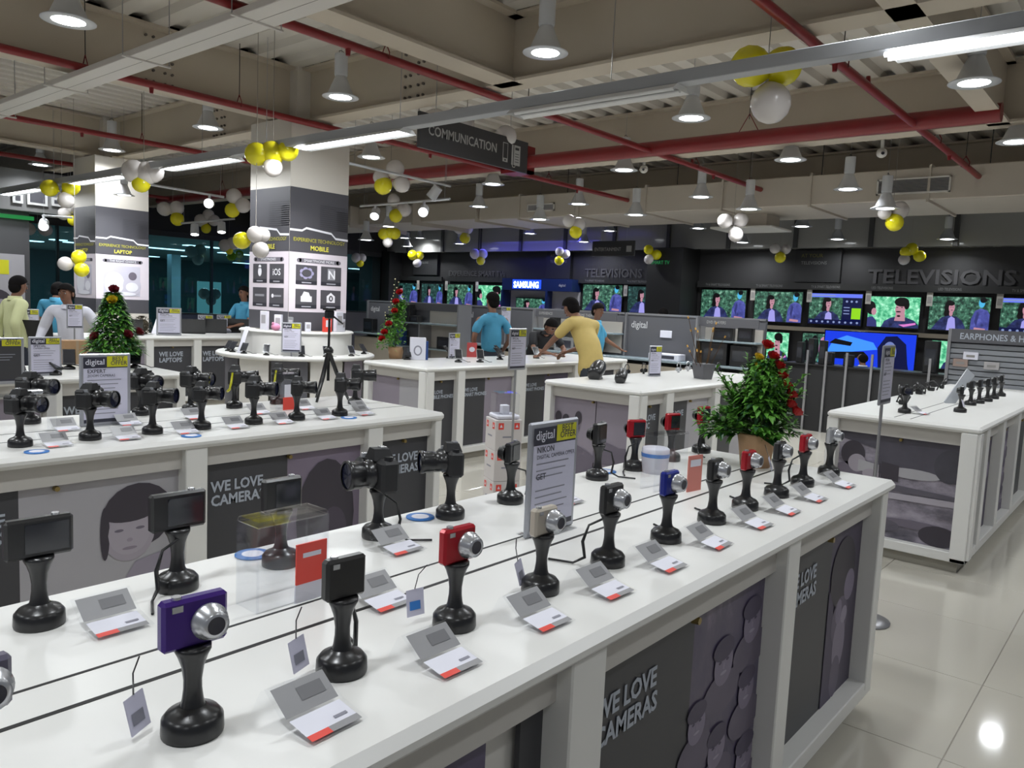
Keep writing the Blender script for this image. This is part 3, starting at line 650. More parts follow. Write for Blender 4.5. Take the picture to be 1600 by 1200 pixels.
for y in (-.2, -.8): MB().cyl((.02, y, .3), (.02, y, 1.0), .003, .003, ALU, 4).build('wire', t)

# ================================================================ television wall
JACK = blotchy('screen_jacket', ['0c1030', '242c5c', '3c4684'], 10, 1.0, seed=6)
MANS = blotchy('screen_man', ['2c3068', '4a50a0', '7078d0'], 6, 1.0, seed=9)
FOL = blotchy('screen_forest', ['06100e', '1c3a30', '4a8068', 'b4e4cc'], 13, 1.0, seed=3)
FOLB = blotchy('screen_forest_bright', ['1c6048', '40a878', '88dcb0', 'd8f8e8'], 11, 1.2, seed=8)
FOLD = blotchy('screen_forest_dim', ['04100e', '102c2a', '2c5450', '6aa098'], 13, .9, seed=5)
E_ = {k: emi('screen_' + k, c, s) for k, (c, s) in dict(dark=('07060c', 1), jacket=('20264e', 1.1), shirt=('9c98e0', 1.1), skin=('c08c9c', 1), man=('4a50a0', 1.1), manlo=('343874', 1), hair=('0a070a', 1),
     blue=('1438d8', 1.2), bluel=('3c88ff', 1.3), navy=('081040', 1), bar=('6678f0', 1.1), green=('8cd41c', 1.1), icon=('8898c8', 1), face=('7888c8', .9), shirt2=('3c4a64', 1), pink=('e080d0', 1), cyan=('50b8e8', 1)).items()}
BEZ = mat('bezel_black', (.008, .008, .009), .2)
def pic(mb, W, H, kind, d=.004):
    n_ = [0]
    def up(k): n_[0] += 1; return d + .0006 * k + .00002 * n_[0]
    def X(pts, m, k=1): mb.pp([(a * W, b * H) for a, b in pts], m, up(k))
    def L(cx, cy, rx, ry, m, k=1, a=0): mb.ell(cx * W, cy * H, rx * W, ry * H, m, up(k), a=a)
    if kind in ('woman', 'womandim', 'menu'):
        mb.rect(0, W, 0, H, FOL if kind != 'womandim' else FOLD, d)
        L(.33, .68, .075, .22, E_['hair'], 1); L(.30, .52, .05, .14, E_['hair'], 1)
        X([(.05, 0), (.14, .22), (.22, .38), (.34, .44), (.46, .42), (.56, .30), (.62, .12), (.64, 0)], JACK, 2)
        X([(.31, 0), (.33, .34), (.38, .42), (.44, .36), (.47, 0)], E_['shirt'], 3)
        L(.37, .50, .03, .08, E_['skin'], 4); L(.375, .67, .05, .15, E_['skin'], 5); L(.36, .80, .06, .07, E_['hair'], 6)
        L(.36, .69, .008, .012, E_['hair'], 7); L(.395, .69, .008, .012, E_['hair'], 7); L(.38, .60, .016, .01, E_['dark'], 7)
        X([(.70, 0), (.71, .38), (.76, .60), (.85, .68), (.96, .62), (1, .5), (1, 0)], MANS, 2); L(.86, .84, .05, .14, E_['cyan'], 3); L(.88, .92, .055, .08, E_['dark'], 4)
        X([(.76, .04), (.94, .02), (.95, .09), (.77, .12)], E_['skin'], 5); X([(.80, .15), (.83, .5), (.80, .58), (.76, .3)], E_['manlo'], 5)
        if kind == 'menu':
            mb.rect(.64 * W, W, .12 * H, .88 * H, E_['navy'], d + .006); mb.rect(0, W, .88 * H, 1.0 * H, E_['bar'], d + .006); mb.rect(0, W, 0, .16 * H, E_['navy'], d + .006)
            mb.rect(.82 * W, .99 * W, .20 * H, .55 * H, E_['green'], d + .007)
            for k in range(9): L(.06 + .11 * k, .08, .022, .035, E_['icon'], 12)
            for k in range(3): L(.72 + .09 * k, .76, .022, .035, E_['icon'], 12); X([(.67, .35 + .1 * k), (.78, .35 + .1 * k), (.78, .38 + .1 * k), (.67, .38 + .1 * k)], E_['icon'], 12)
            X([(.02, .92), (.5, .92), (.5, .96), (.02, .96)], E_['icon'], 12)
    elif kind == 'man':
        mb.rect(0, W, 0, H, FOLB, d)
        X([(.28, 0), (.34, .20), (.46, .32), (.58, .36), (.76, .34), (.92, .24), (1, .1), (1, 0)], JACK, 1)
        L(.06, .62, .09, .22, E_['dark'], 1); L(.12, .5, .05, .12, E_['skin'], 2); X([(0, 0), (0, .3), (.1, .34), (.18, .2), (.2, 0)], E_['manlo'], 1)
        X([(.53, .22), (.74, .22), (.72, .5), (.56, .5)], E_['skin'], 2); L(.63, .60, .095, .23, E_['skin'], 3)
        L(.65, .84, .14, .15, E_['hair'], 4); L(.75, .74, .05, .14, E_['hair'], 4); L(.60, .52, .05, .022, E_['hair'], 5); L(.57, .66, .02, .012, E_['hair'], 5); L(.66, .66, .02, .012, E_['hair'], 5); L(.61, .38, .035, .03, E_['dark'], 4)
        X([(.62, .1), (.72, .03), (.95, .12), (.94, .18), (.74, .12)], E_['pink'], 5)
    elif kind == 'blue':
        mb.rect(0, W, 0, H, E_['blue'], d); X([(0, .45), (.1, .8), (.25, .92), (.55, .8), (.6, .66), (.2, .55)], E_['bluel'], 1); X([(.05, .74), (.3, .70), (.32, .78), (.12, .84)], E_['dark'], 2)
        X([(.05, .55), (.45, .60), (.5, .52), (.3, .42), (.08, .42)], E_['dark'], 2); X([(.0, 0), (0, .25), (.3, .2), (.5, .3), (.55, 0)], E_['navy'], 2)
        X([(.58, 0), (.62, .3), (.60, .7), (.68, .94), (.80, .96), (.90, .8), (.93, .4), (.97, .1), (.98, 0)], E_['navy'], 3)
        L(.73, .62, .075, .22, E_['face'], 4); L(.70, .68, .018, .02, E_['navy'], 5); L(.77, .68, .018, .02, E_['navy'], 5); L(.735, .47, .03, .02, E_['navy'], 5); L(.735, .58, .01, .05, E_['manlo'], 5)
        X([(.66, 0), (.66, .22), (.72, .36), (.80, .22), (.82, 0)], E_['face'], 4)
    elif kind == 'party':
        mb.rect(0, W, 0, H, FOL, d); L(.45, .5, .15, .45, E_['dark'], 1); L(.75, .5, .14, .4, E_['pink'], 1); L(.78, .8, .08, .1, E_['skin'], 2); L(.15, .4, .1, .4, E_['dark'], 2); X([(.6, 0), (.9, 0), (.9, .4), (.7, .5)], E_['cyan'], 2)
TVC = {}
def tv(y_left, z0, W, H, kind, label, stand=False, x=15.90, group='televisions showing a film on the wall'):
    t = thing('television', label, 'television', (x, y_left, z0), R(-90), group)
    MB().box(-.02, W + .02, 0, .045, -.025, H + .02, BEZ, .006).build('housing', t)
    m = MB(); pic(m, W, H, kind, .001); m.build('screen', t)
    MB().box(W * .4, W * .6, .045, .07, .1, H - .1, BEZ).build('bracket', t)
    return t
TOP = [(18.2,1.12,'womandim'),(16.9,.86,'womandim'),(15.85,.98,'woman'),(14.68,1.05,'man')]
for i, (y, W, k) in enumerate(TOP): tv(y, 1.50, W, .59, k, ('leftmost smart television showing a woman beside a man in blue', 'second small smart television from the dark wall, dim forest picture', 'third smart television of a woman in a blue jacket, left group', 'smart television showing a moustached man, behind the man in blue')[i])
tv(11.17, 1.55, 1.12, .62, 'woman', 'television right beside the lit blue brand sign, bright green picture'); tv(9.88, 1.55, 1.0, .60, 'womandim', 'dimmer television left of the black pillar with green letters')
RT = [(8.0,1.02,.62,'woman','first television right of the black pillar, woman in forest'),(6.78,.99,.61,'woman','television above the red roses, woman and man in blue'),(5.64,1.0,.60,'menu','television with a lime green square and menu bar on screen'),
      (4.52,.90,.57,'man','television with a dark haired moustached man on bright green'),(3.46,.96,.60,'woman','television above the offer sign at right, woman in forest'),(2.34,.98,.60,'menu','rightmost television cut by the picture edge, blue menu picture')]
for y, W, H, k, lb in RT: tv(y, 1.50, W, H, k, lb)
tv(6.62, .72, .62, .56, 'man', 'lower row television of the moustached man, beside the roses')
tv(5.72, .74, .55, .56, 'party', 'small lower television with a pink dressed figure')
tv(5.18, .48, 1.62, .90, 'blue', 'largest television with a blue car and a woman, lower row', x=15.6)
tv(3.36, .80, .62, .50, 'man', 'lower television half hidden by the earphones stand')
tv(13.25, 1.38, 1.05, .40, 'woman', 'wide television under the lit blue brand sign', x=15.85)
# strip headers over the screens, price cards between them
for i, (y, W) in enumerate([(18.3, 2.2), (15.9, 2.4)]): MB().box(0, .05, -W, 0, 0, .12, mat('header_black', (.02, .02, .02), .4)).build('header_strip', loc=(15.9, y, 2.18), label='black header strip above the smart televisions, ' + ('left piece' if i == 0 else 'right piece'), category='sign')
t = thing('header_strip', 'long black header strip over the televisions right of the pillar', 'sign', (15.85, 8.1, 2.17))
MB().box(0, .1, -8, 0, 0, .13, mat('header_black', 0)).build('board', t)
m = MB(); m.M = Matrix.Translation((-.002, 0, 0)) @ MW; GT = mat('grey_text', (.16, .16, .16), .5)
for k, s_ in enumerate(('TV & SMART TELEVISIONS', 'TV & SMART TELEVISIONS', 'TV & SMART TELEVISIONS', 'LED TELEVISIONS', 'LED TELEVISIONS', 'TV & SMART')): m.text(s_, .07, .2 + k * 1.14, .035, GT, .001, 0, sx=.7)
m.build('lettering', t)
t = thing('header_strip', 'black header strip over the two televisions beside the blue sign', 'sign', (15.85, 11.3, 2.20))
MB().box(0, .1, -2.5, 0, 0, .14, mat('header_black', 0)).build('board', t)
m = MB(); m.M = Matrix.Translation((-.002, 0, 0)) @ MW
for k in range(2): m.text('TV & SMART TELEVISIONS', .07, .2 + k * 1.2, .04, GT, .001, 0, sx=.7)
m.build('lettering', t)
for nm, y, z, s_, lb in (('TELEVISIONS', 4.60, 2.325, .37, 'large dark grey wall letters reading TELEVISIONS, right'), ('TELEVISIONS', 11.2, 2.36, .29, 'dark grey wall letters reading TELEVISIONS, centre'), ('EXPERIENCE SMART TVs', 15.9, 2.34, .20, 'dark grey wall letters reading EXPERIENCE SMART TVs')):
    m = MB(); m.M = Matrix.Translation((15.97, y, z)) @ MW; m.text(nm, s_, 0, 0, mat('wall_letters', (.055, .053, .056), .6), 0, .02, sx=1.15 if y < 5 else .98)
    for i in range(1): m.build('wall_lettering', label=lb, category='lettering')
for y, y2, z, z2, s_, c_, lb in ((6.0, 5.1, 2.32, 2.95, 'TELEVISIONS', 'AT YOUR', 'black wall sign with small pale text left of the large letters'), (12.35, 11.6, 2.3, 2.98, 'TELEVISIONS', 'AT YOUR', 'black wall sign right above the blue brand sign'), (17.3, 16.3, 2.35, 2.95, 'TELEVISIONS', 'SMART', 'black wall sign above the smart televisions, left')):
    t = thing('wall_sign', lb, 'sign', (15.9, y, z)); MB().box(0, .1, y2 - y, 0, 0, z2 - z, BLACKM).build('board', t)
    m = MB(); m.M = Matrix.Translation((-.002, 0, 0)) @ MW; m.text(c_, .10, .12, z2 - z - .14, mat('dim_yellow', (.12, .11, .02), .5), .001, 0); m.text(s_, .09, .12, z2 - z - .28, GT, .001, 0); m.build('lettering', t)
# dark pillar with green letters
MB().box(15.2, 16.0, 8.15, 9.0, 0, 2.98, mat('pillar_black', (.012, .012, .012), .5)).build('column', kind='structure')
m = MB(); m.M = Matrix.Translation((15.19, 8.95, 2.62)) @ MW; m.text('SMART TV', .11, .04, 0, emi('green_letters', (.02, .25, .08), .8), 0, 0, sx=.9); m.build('green_lettering', label='small green lit letters on the black pillar', category='lettering')
MB().box(15.2, 16.0, 18.3, 18.9, 0, 3, MC['pillar_black']).build('column', kind='structure')
MB().box(15.5, 16.0, 17.9, 18.25, 0, 3, MC['pillar_black']).build('trim_3', kind='structure')
# brand bay with blue lit sign
t = thing('brand_bay', 'navy brand bay with bright blue white lit letters', 'display', (15.6, 13.55, 0))
MB().box(0, .38, -2.25, 0, 1.98, 2.28, mat('bay_navy', (.01, .02, .08), .3)).build('header', t)
m = MB(); m.M = Matrix.Translation((-.004, 0, 0)) @ MW; m.text('SAMSUNG', .215, .40, 2.05, emi('sign_blue_white', (.40, .55, 1), 9), .004, .03, sx=.84); m.build('lit_letters', t)
m = MB(); m.M = Matrix.Translation((-.004, 0, 0)) @ MW; m.rect(.36, 1.30, 2.02, 2.25, emi('sign_halo', (.02, .08, .9), 1.6), .001); m.build('halo_panel', t)  # emissive rectangle holds the blue halo around the letters
m = MB(); m.M = Matrix.Translation((-.004, 0, 0)) @ MW; m.text('digital', .09, 1.85, 2.10, LG, .003, 0); m.build('lettering', t)
MB().box(.34, .38, -2.25, 0, .9, 1.98, mat('bay_white', (.42, .41, .42), .5)).build('back_panel', t)
MB().box(.0, .22, -1.50, -1.44, .9, 1.98, MC['bay_navy']).build('divider', t)
MB().box(.0, .38, -.03, .03, .9, 1.98, MC['bay_navy']).build('side_panel', t)
area('blue_bay', (15.2, 12.6, 3.25), .4, 22, (.12, .12, 1), rot=(0, 0, 0), size_y=3.4)
area('blue_bay', (15.35, 13.4, 2.6), .3, 8, (.12, .15, 1), rot=(0, R(90), 0), size_y=4.5)
MB().box(12.0, 12.3, 9.6, 12.4, 3.60, 3.64, emi('blue_glow', (.10, .10, .95), 1.2)).build('glow_patch', label='violet blue glow, drawn as an emissive strip, above the duct behind the sign', category='light')  # emissive slab standing in for the blue glow above the duct
MB().box(13.0, 14.0, 10.6, 12.6, 3.57, 3.61, emi('blue_glow', 0)).build('glow_patch', label='violet blue ceiling glow drawn as an emissive patch under the duct', category='light')  # blue glow on the ceiling, put in as an emissive sheet
# price cards hung between televisions
for i, (y, lb) in enumerate(((17.1,'first'),(15.93,'second'),(14.75,'third'),(13.62,'fourth'),(10.0,'fifth'),(8.86,'sixth'),(6.88,'seventh'),(5.70,'eighth'),(4.58,'ninth'),(3.52,'tenth'),(2.42,'eleventh'))):
    t = thing('price_card', 'small pale price card between televisions, %s from the left' % lb, 'price card', (15.88, y, 1.92), R(-90), 'price cards between the televisions')
    MB().box(-.0, .10, 0, .01, 0, .26, mat('card_pale', (.40, .38, .35), .5)).build('card', t)
    MB().rect(.015, .085, .05, .17, mat('card_text', (.25, .24, .23), .5), .002).build('print', t)
MB().box(15.9, 15.99, -1, 8.1, 1.34, 1.42, mat('ledge_brown', (.20, .17, .13), .5)).build('wall_ledge', label='brown shelf strip between the two television rows', category='shelf')
MB().box(15.3, 15.98, -1, 8.1, 0, .46, BLACKM).build('low_cabinet', label='long low black cabinet under the lower televisions', category='cabinet')

# ================================================================ counters
def face_print(t, M0, s0, s1, z0, z1, kind, rec, words=None, tsize=.075, tx=.03):
    """one graphic panel let into a bay; M0 turns face coordinates (s along, y inward, z up) into the counter's own"""
    mats = {'dark': DGREY, 'pale': PALE, 'mauve': MAUVE, 'mauved': MAUVED, 'land': blotchy('landscape_print', ['3a3a44', '6a6570', '9a93a0', 'b4adb8'], 2.2, 0, .4, 2, (1, 1, 2.2)),
            'crowd': blotchy('crowd_print', ['3b3550', '4d4560', '5c5468', '857a8c'], 5, 0, .4, 4, (1, 1, .5)), 'grey': DGREY2, 'purple': mat('print_purple', '524a66', .45, noise=.10, nscale=3), 'hairbg': mat('print_mauve_grey', '7a6f80', .45, noise=.08, nscale=3)}
    mb = MB(); mb.M = M0; mb.box(s0, s1, rec, rec + .012, z0, z1, mats.get(kind, MAUVE) if kind not in ('hair', 'child', 'crowdp', 'photog', 'couple', 'girl') else {'hair': mats['hairbg'], 'child': PALE, 'crowdp': mats['crowd'], 'photog': mats['land'], 'couple': MAUVED, 'girl': mats['grey']}[kind])
    p = mb.build('graphic_panel', t)
    d = -(rec - .003)
    W = s1 - s0; H = z1 - z0
    n_ = [0]
    def up(k): n_[0] += 1; return d + .0002 * k + .00003 * n_[0]
    def L(cx, cz, rx, rz, m, k=0, a=0): mb.ell(s0 + cx * W, z0 + cz * H, rx * W, rz * H, m, up(k), a=a)
    def X(pts, m, k=0): mb.pp([(s0 + a * W, z0 + b * H) for a, b in pts], m, up(k))
    mb = MB(); mb.M = M0; drew = True
    if kind == 'child': L(.72, .74, .24, .20, PHAIR, 0); L(.66, .64, .17, .17, PFACE, 1); L(.50, .66, .03, .16, PHAIR, 2); X([(.25, 0), (.5, .2), (.7, .46), (.95, .5), (1, .3), (1, 0)], mat('print_mid2', '918a98', .5), 0); L(.66, .645, .14, .135, mat('print_face_soft', 'a39ca6', .5), 2); L(.59, .665, .03, .009, PMID, 3); L(.73, .665, .03, .009, PMID, 3); L(.66, .55, .05, .010, mat('print_lip', '857c88', .5), 3); L(.66, .60, .02, .012, mat('print_nose', '928a95', .5), 3); L(.66, .76, .17, .05, PHAIR, 4)
    elif kind == 'hair': L(.52, .48, .40, .44, PHAIR, 0); L(.45, .15, .3, .25, MAUVED, 1); L(.62, .35, .2, .2, mat('print_hair2', '4a4350', .5), 2)
    elif kind == 'crowdp':
        for cx, cz, r_ in ((.82, .80, .13), (.42, .70, .13), (.10, .52, .11), (.80, .50, .12), (.40, .34, .12), (.85, .18, .13), (.12, .14, .11)):
            L(cx, cz - .13, r_ * 2.0, .09, mat('print_cloth', '625a6c', .5, noise=.2, nscale=6), 0); L(cx, cz - .01, r_ * 1.0, r_ * .68, mat('print_skin', '7f768a', .5, noise=.12, nscale=14), 2); L(cx - r_ * .05, cz + r_ * .45, r_ * 1.12, r_ * .38, mat('print_shadow', '4a4258', .5), 3); L(cx - r_ * .42, cz + r_ * .05, r_ * .16, r_ * .05, MC['print_shadow'], 4); L(cx + r_ * .36, cz + r_ * .05, r_ * .16, r_ * .05, MC['print_shadow'], 4); L(cx, cz - r_ * .34, r_ * .34, r_ * .055, mat('print_smile', '9a92a4', .5), 4); L(cx, cz - r_ * .12, r_ * .1, r_ * .12, mat('print_nose2', '8c8396', .5), 4)
    elif kind == 'couple': X([(0, 0), (.35, 0), (.3, .3), (.12, .62), (.0, .66)], mat('print_shadow', '3f384c', .5), 0); L(.42, .72, .40, .20, PHAIR, 1); L(.66, .62, .17, .09, mat('print_skin', '877e92', .5), 2); L(.42, .44, .26, .14, mat('print_cloth', '625a6c', .5, noise=.2, nscale=6), 1); L(.36, .50, .10, .07, MC['print_skin'], 3); L(.55, .46, .10, .05, mat('print_skin_light', '978ea0', .5), 4); L(.45, .30, .20, .16, mat('print_dusty', '857c8e', .5, noise=.2, nscale=6), 2); L(.40, .12, .16, .12, mat('print_cloth', 0), 2)
    elif kind == 'photog':
        L(.16, .68, .11, .14, PHAIR, 1); L(.20, .60, .08, .10, PFACE, 2); L(.22, .52, .07, .05, PFACE, 3); X([(.24, .66), (.36, .63), (.36, .52), (.24, .54)], PALE, 3)
        for k in range(3): X([(.35 + k * .025, .64), (.36 + k * .025, .64), (.36 + k * .025, .51), (.35 + k * .025, .51)], PHAIR, 4)
        X([(0, .45), (.12, .5), (.3, .45), (.35, .3), (.2, .2), (0, .2)], PMID, 1); X([(.36, .78), (1, .80), (1, .55), (.7, .60), (.4, .50)], mat('print_trees', '45434c', .5, noise=.35, nscale=9), 1); L(.85, .08, .13, .10, PHAIR, 2); L(.45, .08, .1, .05, PMID, 2); X([(.4, .46), (1, .47), (1, .42), (.4, .42)], PALE, 2)
    elif kind == 'girl': L(.5, .78, .13, .12, PHAIR, 0); L(.5, .76, .08, .09, PFACE, 1); X([(.25, .2), (.35, .55), (.5, .62), (.68, .55), (.75, .3), (.6, .1)], PFACE, 1)
    else: drew = False
    if drew: mb.build('print', p)
    if words:
        mb = MB(); mb.M = M0
        for i, wd in enumerate(words): mb.text(wd, tsize, s0 + tx, z1 - .135 - i * tsize * .95, LETTER, d, .03, sx=.92)
        mb.build('lettering', p)
    return p
ZT = .965
def counter(label, x0, y0, Lx, Dy, sbays=(), wbays=(), sposts=(), wposts=(), group='white display counters'):
    t = thing('display_counter', label, 'counter', (x0, y0, 0), 0, group)
    m = MB(); m.box(0, Lx, 0, Dy, ZT - .045, ZT, WHITE, .016); m.build('worktop', t)
    m = MB(); m.box(.11, Lx - .11, .11, Dy - .11, .07, ZT - .045, WHITE2); m.build('carcass', t)
    m = MB(); m.box(.07, Lx - .07, .07, Dy - .07, 0, .072, mat('plinth', (.35, .33, .28), .5)); m.build('plinth', t)
    I = Matrix.Identity(4)
    for M0, Wd, bays, posts in ((I, Lx, sbays, sposts), (Matrix.Translation((0, Dy, 0)) @ MW, Dy, wbays, wposts)):
        if not bays: continue
        m = MB(); m.M = M0; m.box(.02, Wd - .02, .02, .11, .072, .135, WHITE, .004); m.build('base_rail', t)
        for s0, s1 in posts:
            m = MB(); m.M = M0; m.box(s0, s1, .018, .11, .10, ZT - .044, WHITE, .004); m.build('post', t)
        for s0, s1 in zip([p[1] for p in posts[:-1]], [p[0] for p in posts[1:]]):
            m = MB(); m.M = M0; m.box(s0, s1, .055, .10, ZT - .135, ZT - .045, FASCIA); m.build('fascia', t)
            m = MB(); m.M = M0; m.cyl((s0 + (s1 - s0) / 2, .075, ZT - .15), (s0 + (s1 - s0) / 2, .055, ZT - .15), .012, .010, mat('brass', (.30, .22, .08), .3, .8), 8); m.build('lock', t)
        for b_ in bays: face_print(t, M0, b_[0], b_[1], .135, ZT - .135, b_[2], .085, *(b_[3:]))
    return t
# nearest counter: local x = world x + 1.3
cx0 = -1.30
WLC = ('WE LOVE', 'CAMERAS')
A = counter('nearest long white camera counter with WE LOVE CAMERAS panels', cx0, .80, 3.41 - cx0, .92,
  sbays=((1.42, 2.33, 'purple'), (2.43, 2.50, 'dark'), (2.62, 3.15, 'dark', WLC, .068, .07), (3.15, 3.61, 'crowdp'), (3.71, 4.243, 'dark', WLC, .068, .10), (4.243, 4.60, 'couple')),
  sposts=((0, .09), (1.32, 1.42), (2.50, 2.62), (3.61, 3.71), (4.60, 4.68)))
mat('groove_black', (.012, .012, .012), .6)
g = MB(); g.box(.01, 4.69, .412, .422, ZT - .0005, ZT + .0008, MC['groove_black']); g.build('cable_slot', A)
g = MB(); g.box(.01, 4.69, .516, .523, ZT - .0005, ZT + .0008, MC['groove_black']); g.build('cable_slot', A)
B = counter('second white counter crowded with black cameras, behind the nearest one', -1.3, 3.165, 4.50, .93,
  sbays=((1.97, 2.33, 'dark', WLC, .068, .05), (2.33, 2.95, 'child'), (3.05, 3.50, 'dark', WLC, .068, .05), (3.50, 3.95, 'hair'), (4.05, 4.44, 'dark', WLC, .068, .05), (1.0, 1.8, 'mauve')),
  sposts=((0, .09), (1.86, 1.96), (2.95, 3.05), (3.95, 4.05), (4.44, 4.49)))
g = MB(); g.box(.01, 4.49, .33, .336, ZT - .0005, ZT + .0008, MC['groove_black']); g.build('cable_slot', B)
g = MB(); g.box(.01, 4.3, .52, .524, ZT - .0005, ZT + .0008, MC['groove_black']); g.build('cable_slot', B)
Cc = counter('white counter at the right with a landscape photographer print on its end', 5.62, .86, 3.9, .95,
  sbays=((.07, .36, 'dark', ('WE', 'LOVE'), .07, .05), (.48, .70, 'dark'), (.70, 1.02, 'couple'), (1.14, 1.32, 'dark'), (1.32, 1.75, 'crowdp'), (1.9, 2.7, 'dark')),
  wbays=((.08, .475, 'land'), (.475, .88, 'land')), sposts=((.0, .07), (.37, .47), (1.03, 1.13), (1.77, 1.87), (2.75, 2.85), (3.8, 3.9)), wposts=((.0, .075), (.88, .95)))
# the photographer printed over the end panels
m = MB(); m.M = Matrix.Translation((0, .95, 0)) @ MW
def _ph():
    s0, s1, z0, z1 = .08, .88, .135, .83; W, H = s1 - s0, z1 - z0; d = -.080
    def L(cx, cz, rx, rz, mm, k=0): m.ell(s0 + cx * W, z0 + cz * H, rx * W, rz * H, mm, d + .0006 * k)
    def X(pts, mm, k=0): m.pp([(s0 + a * W, z0 + b * H) for a, b in pts], mm, d + .0006 * k)
    TR = mat('print_trees', '45434c', .5, noise=.35, nscale=9)
    X([(0, 1), (0, .93), (.3, .86), (.36, .60), (.62, .70), (.74, .64), (1, .62), (1, 1)], mat('print_dusk', '4c4954', .5, noise=.3, nscale=7), 0)
    L(.60, .66, .22, .05, PALE, 1); L(.88, .78, .12, .16, TR, 2)
    L(.12, .78, .10, .13, PHAIR, 2); L(.16, .69, .075, .09, PFACE, 3); X([(0, .66), (.1, .70), (.22, .62), (.24, .5), (.0, .5)], PMID, 2); X([(.17, .73), (.34, .70), (.34, .60), (.17, .62)], PALE, 4)
    for k in range(3): X([(.30 + k * .022, .72), (.31 + k * .022, .72), (.31 + k * .022, .585), (.30 + k * .022, .585)], PHAIR, 5)
    X([(.36, .74), (.50, .72), (.50, .56), (.36, .58)], PHAIR, 4); L(.28, .60, .07, .05, PFACE, 5)
    X([(0, .5), (.5, .53), (1, .50), (1, .46), (.5, .47), (0, .44)], mat('print_river', '5a5661', .5, noise=.2, nscale=5), 1); X([(0, .44), (1, .46), (1, .40), (0, .38)], mat('print_sand', 'a8a2ac', .5, noise=.08, nscale=4), 1)
    L(.84, .10, .15, .10, PHAIR, 2); L(.42, .12, .12, .06, mat('print_river', 0), 2); L(.66, .17, .3, .04, PMID, 1)
_ph(); m.build('photographer_print', Cc)
g = MB(); 
for y_ in (.42, .52): g.box(.05, 3.85, y_, y_ + .006, ZT - .0005, ZT + .0008, MC['groove_black'])
g.build('cable_slot', Cc)
WS = ('WE LOVE', 'SMART PHONES')
D = counter('white phone counter with WE LOVE MOBILE PHONES panel, centre', 5.17, 5.39, 3.6, .95,
  sbays=((.07, .46, 'dark', ('WE LOVE', 'MOBILE PHONES'), .05, .04), (.56, .93, 'dark', WS, .052, .05), (.93, 1.36, 'mauve'), (1.55, 1.95, 'dark', WS, .052, .05), (1.95, 2.4, 'couple'), (2.6, 3.4, 'dark', WS, .058)),
  wbays=((.07, .48, 'mauve'), (.48, .88, 'pale')), sposts=((0, .065), (.46, .56), (1.37, 1.54), (2.45, 2.56), (3.5, 3.6)), wposts=((0, .07), (.88, .95)))
E2 = counter('white headphone counter with WE LOVE MUSIC panels, right of centre', 5.40, 3.18, 2.75, .98,
  sbays=((.07, .46, 'dark', ('WE LOVE', 'MUSIC'), .07, .05), (.58, .95, 'dark', ('WE LOVE', 'MUSIC'), .07, .03), (.95, 1.35, 'pale'), (1.5, 1.9, 'dark'), (1.9, 2.6, 'pale')),
  wbays=((.07, .50, 'mauve'), (.51, .90, 'mauve')), sposts=((0, .07), (.46, .58), (1.37, 1.48), (2.65, 2.75)), wposts=((0, .07), (.90, .98)))
m = MB(); m.M = Matrix.Translation((0, .98, 0)) @ MW
for s_, h_, mm in ((.12, .05, PHAIR), (.2, .04, PHAIR), (.33, .06, PHAIR)): m.ell(s_, .60 + h_, .035, h_, mm, -.080); m.ell(s_ - .02, .58, .04, .03, PMID, -.079)
m.pp([(.50, .40), (.6, .50), (.75, .46), (.9, .47), (.9, .30), (.5, .30)], PMID, -.080); m.pp([(.07, .14), (.07, .40), (.3, .44), (.50, .36), (.5, .14)], PMID, -.079); m.build('skyline_print', E2)
G_ = counter('white counter with phones and offer signs, left side, third row', -1.0, 5.78, 4.0, .95, sbays=((2.0, 2.75, 'dark', ('WE LOVE', 'MOBILES'), .075), (2.75, 3.0, 'mauve'), (3.12, 3.93, 'dark', ('WE LOVE', 'PHONES'), .075), (1.2, 1.9, 'mauve')), sposts=((0, .08), (1.9, 2.0), (3.02, 3.12), (3.93, 4.0)))
H_ = counter('low white counter with WE LOVE LAPTOPS panels between the columns', 3.9, 10.3, 3.9, .9, sbays=((1.0, 1.55, 'dark', ('WE LOVE', 'LAPTOPS'), .085, .1), (1.68, 2.10, 'dark', ('WE LOVE', 'LAPTOPS'), .085, .04), (2.10, 2.62, 'girl'), (.1, .9, 'mauve'), (2.75, 3.3, 'dark')), sposts=((0, .08), (.9, 1.0), (1.56, 1.67), (2.63, 2.74), (3.8, 3.9)))
I_ = counter('plain white counter in front of the left partition', 0.4, 8.9, 2.5, .8, sbays=((.1, 1.1, 'dark'), (1.25, 2.4, 'pale')), sposts=((0, .08), (1.12, 1.22), (2.42, 2.5)))

# round two-tier counter about the nearer column
t = thing('round_counter', 'round two tier white counter ringing the nearer column', 'counter', (5.195, 7.525, 0))
m = MB(); m.lathe([(.62, ZT - .045), (.84, ZT - .045), (.86, ZT - .035), (.86, ZT - .01), (.845, ZT), (.56, ZT)], WHITE, 56); m.build('worktop', t)
m = MB(); m.lathe([(.60, ZT), (.60, 1.20)], WHITE, 48); m.build('upper_wall', t)
m = MB(); m.lathe([(.45, 1.215), (.605, 1.215), (.62, 1.205), (.62, 1.19), (.60, 1.185)], WHITE, 48); m.build('upper_shelf', t)
m = MB(); m.lathe([(.72, .0), (.72, .08)], mat('plinth', 0), 40); m.build('plinth', t)
for k in range(12):
    a0 = math.pi * 2 * k / 12 + .1; m = MB(); m.lathe([(.76, .08), (.76, ZT - .045)], (DGREY2, WHITE2, DGREY2, PALE, MAUVE)[k % 5] if k not in (7, 8) else (DGREY2 if k == 7 else WHITE2), 6, arc=(a0, a0 + .49)); m.build('curved_panel', t)

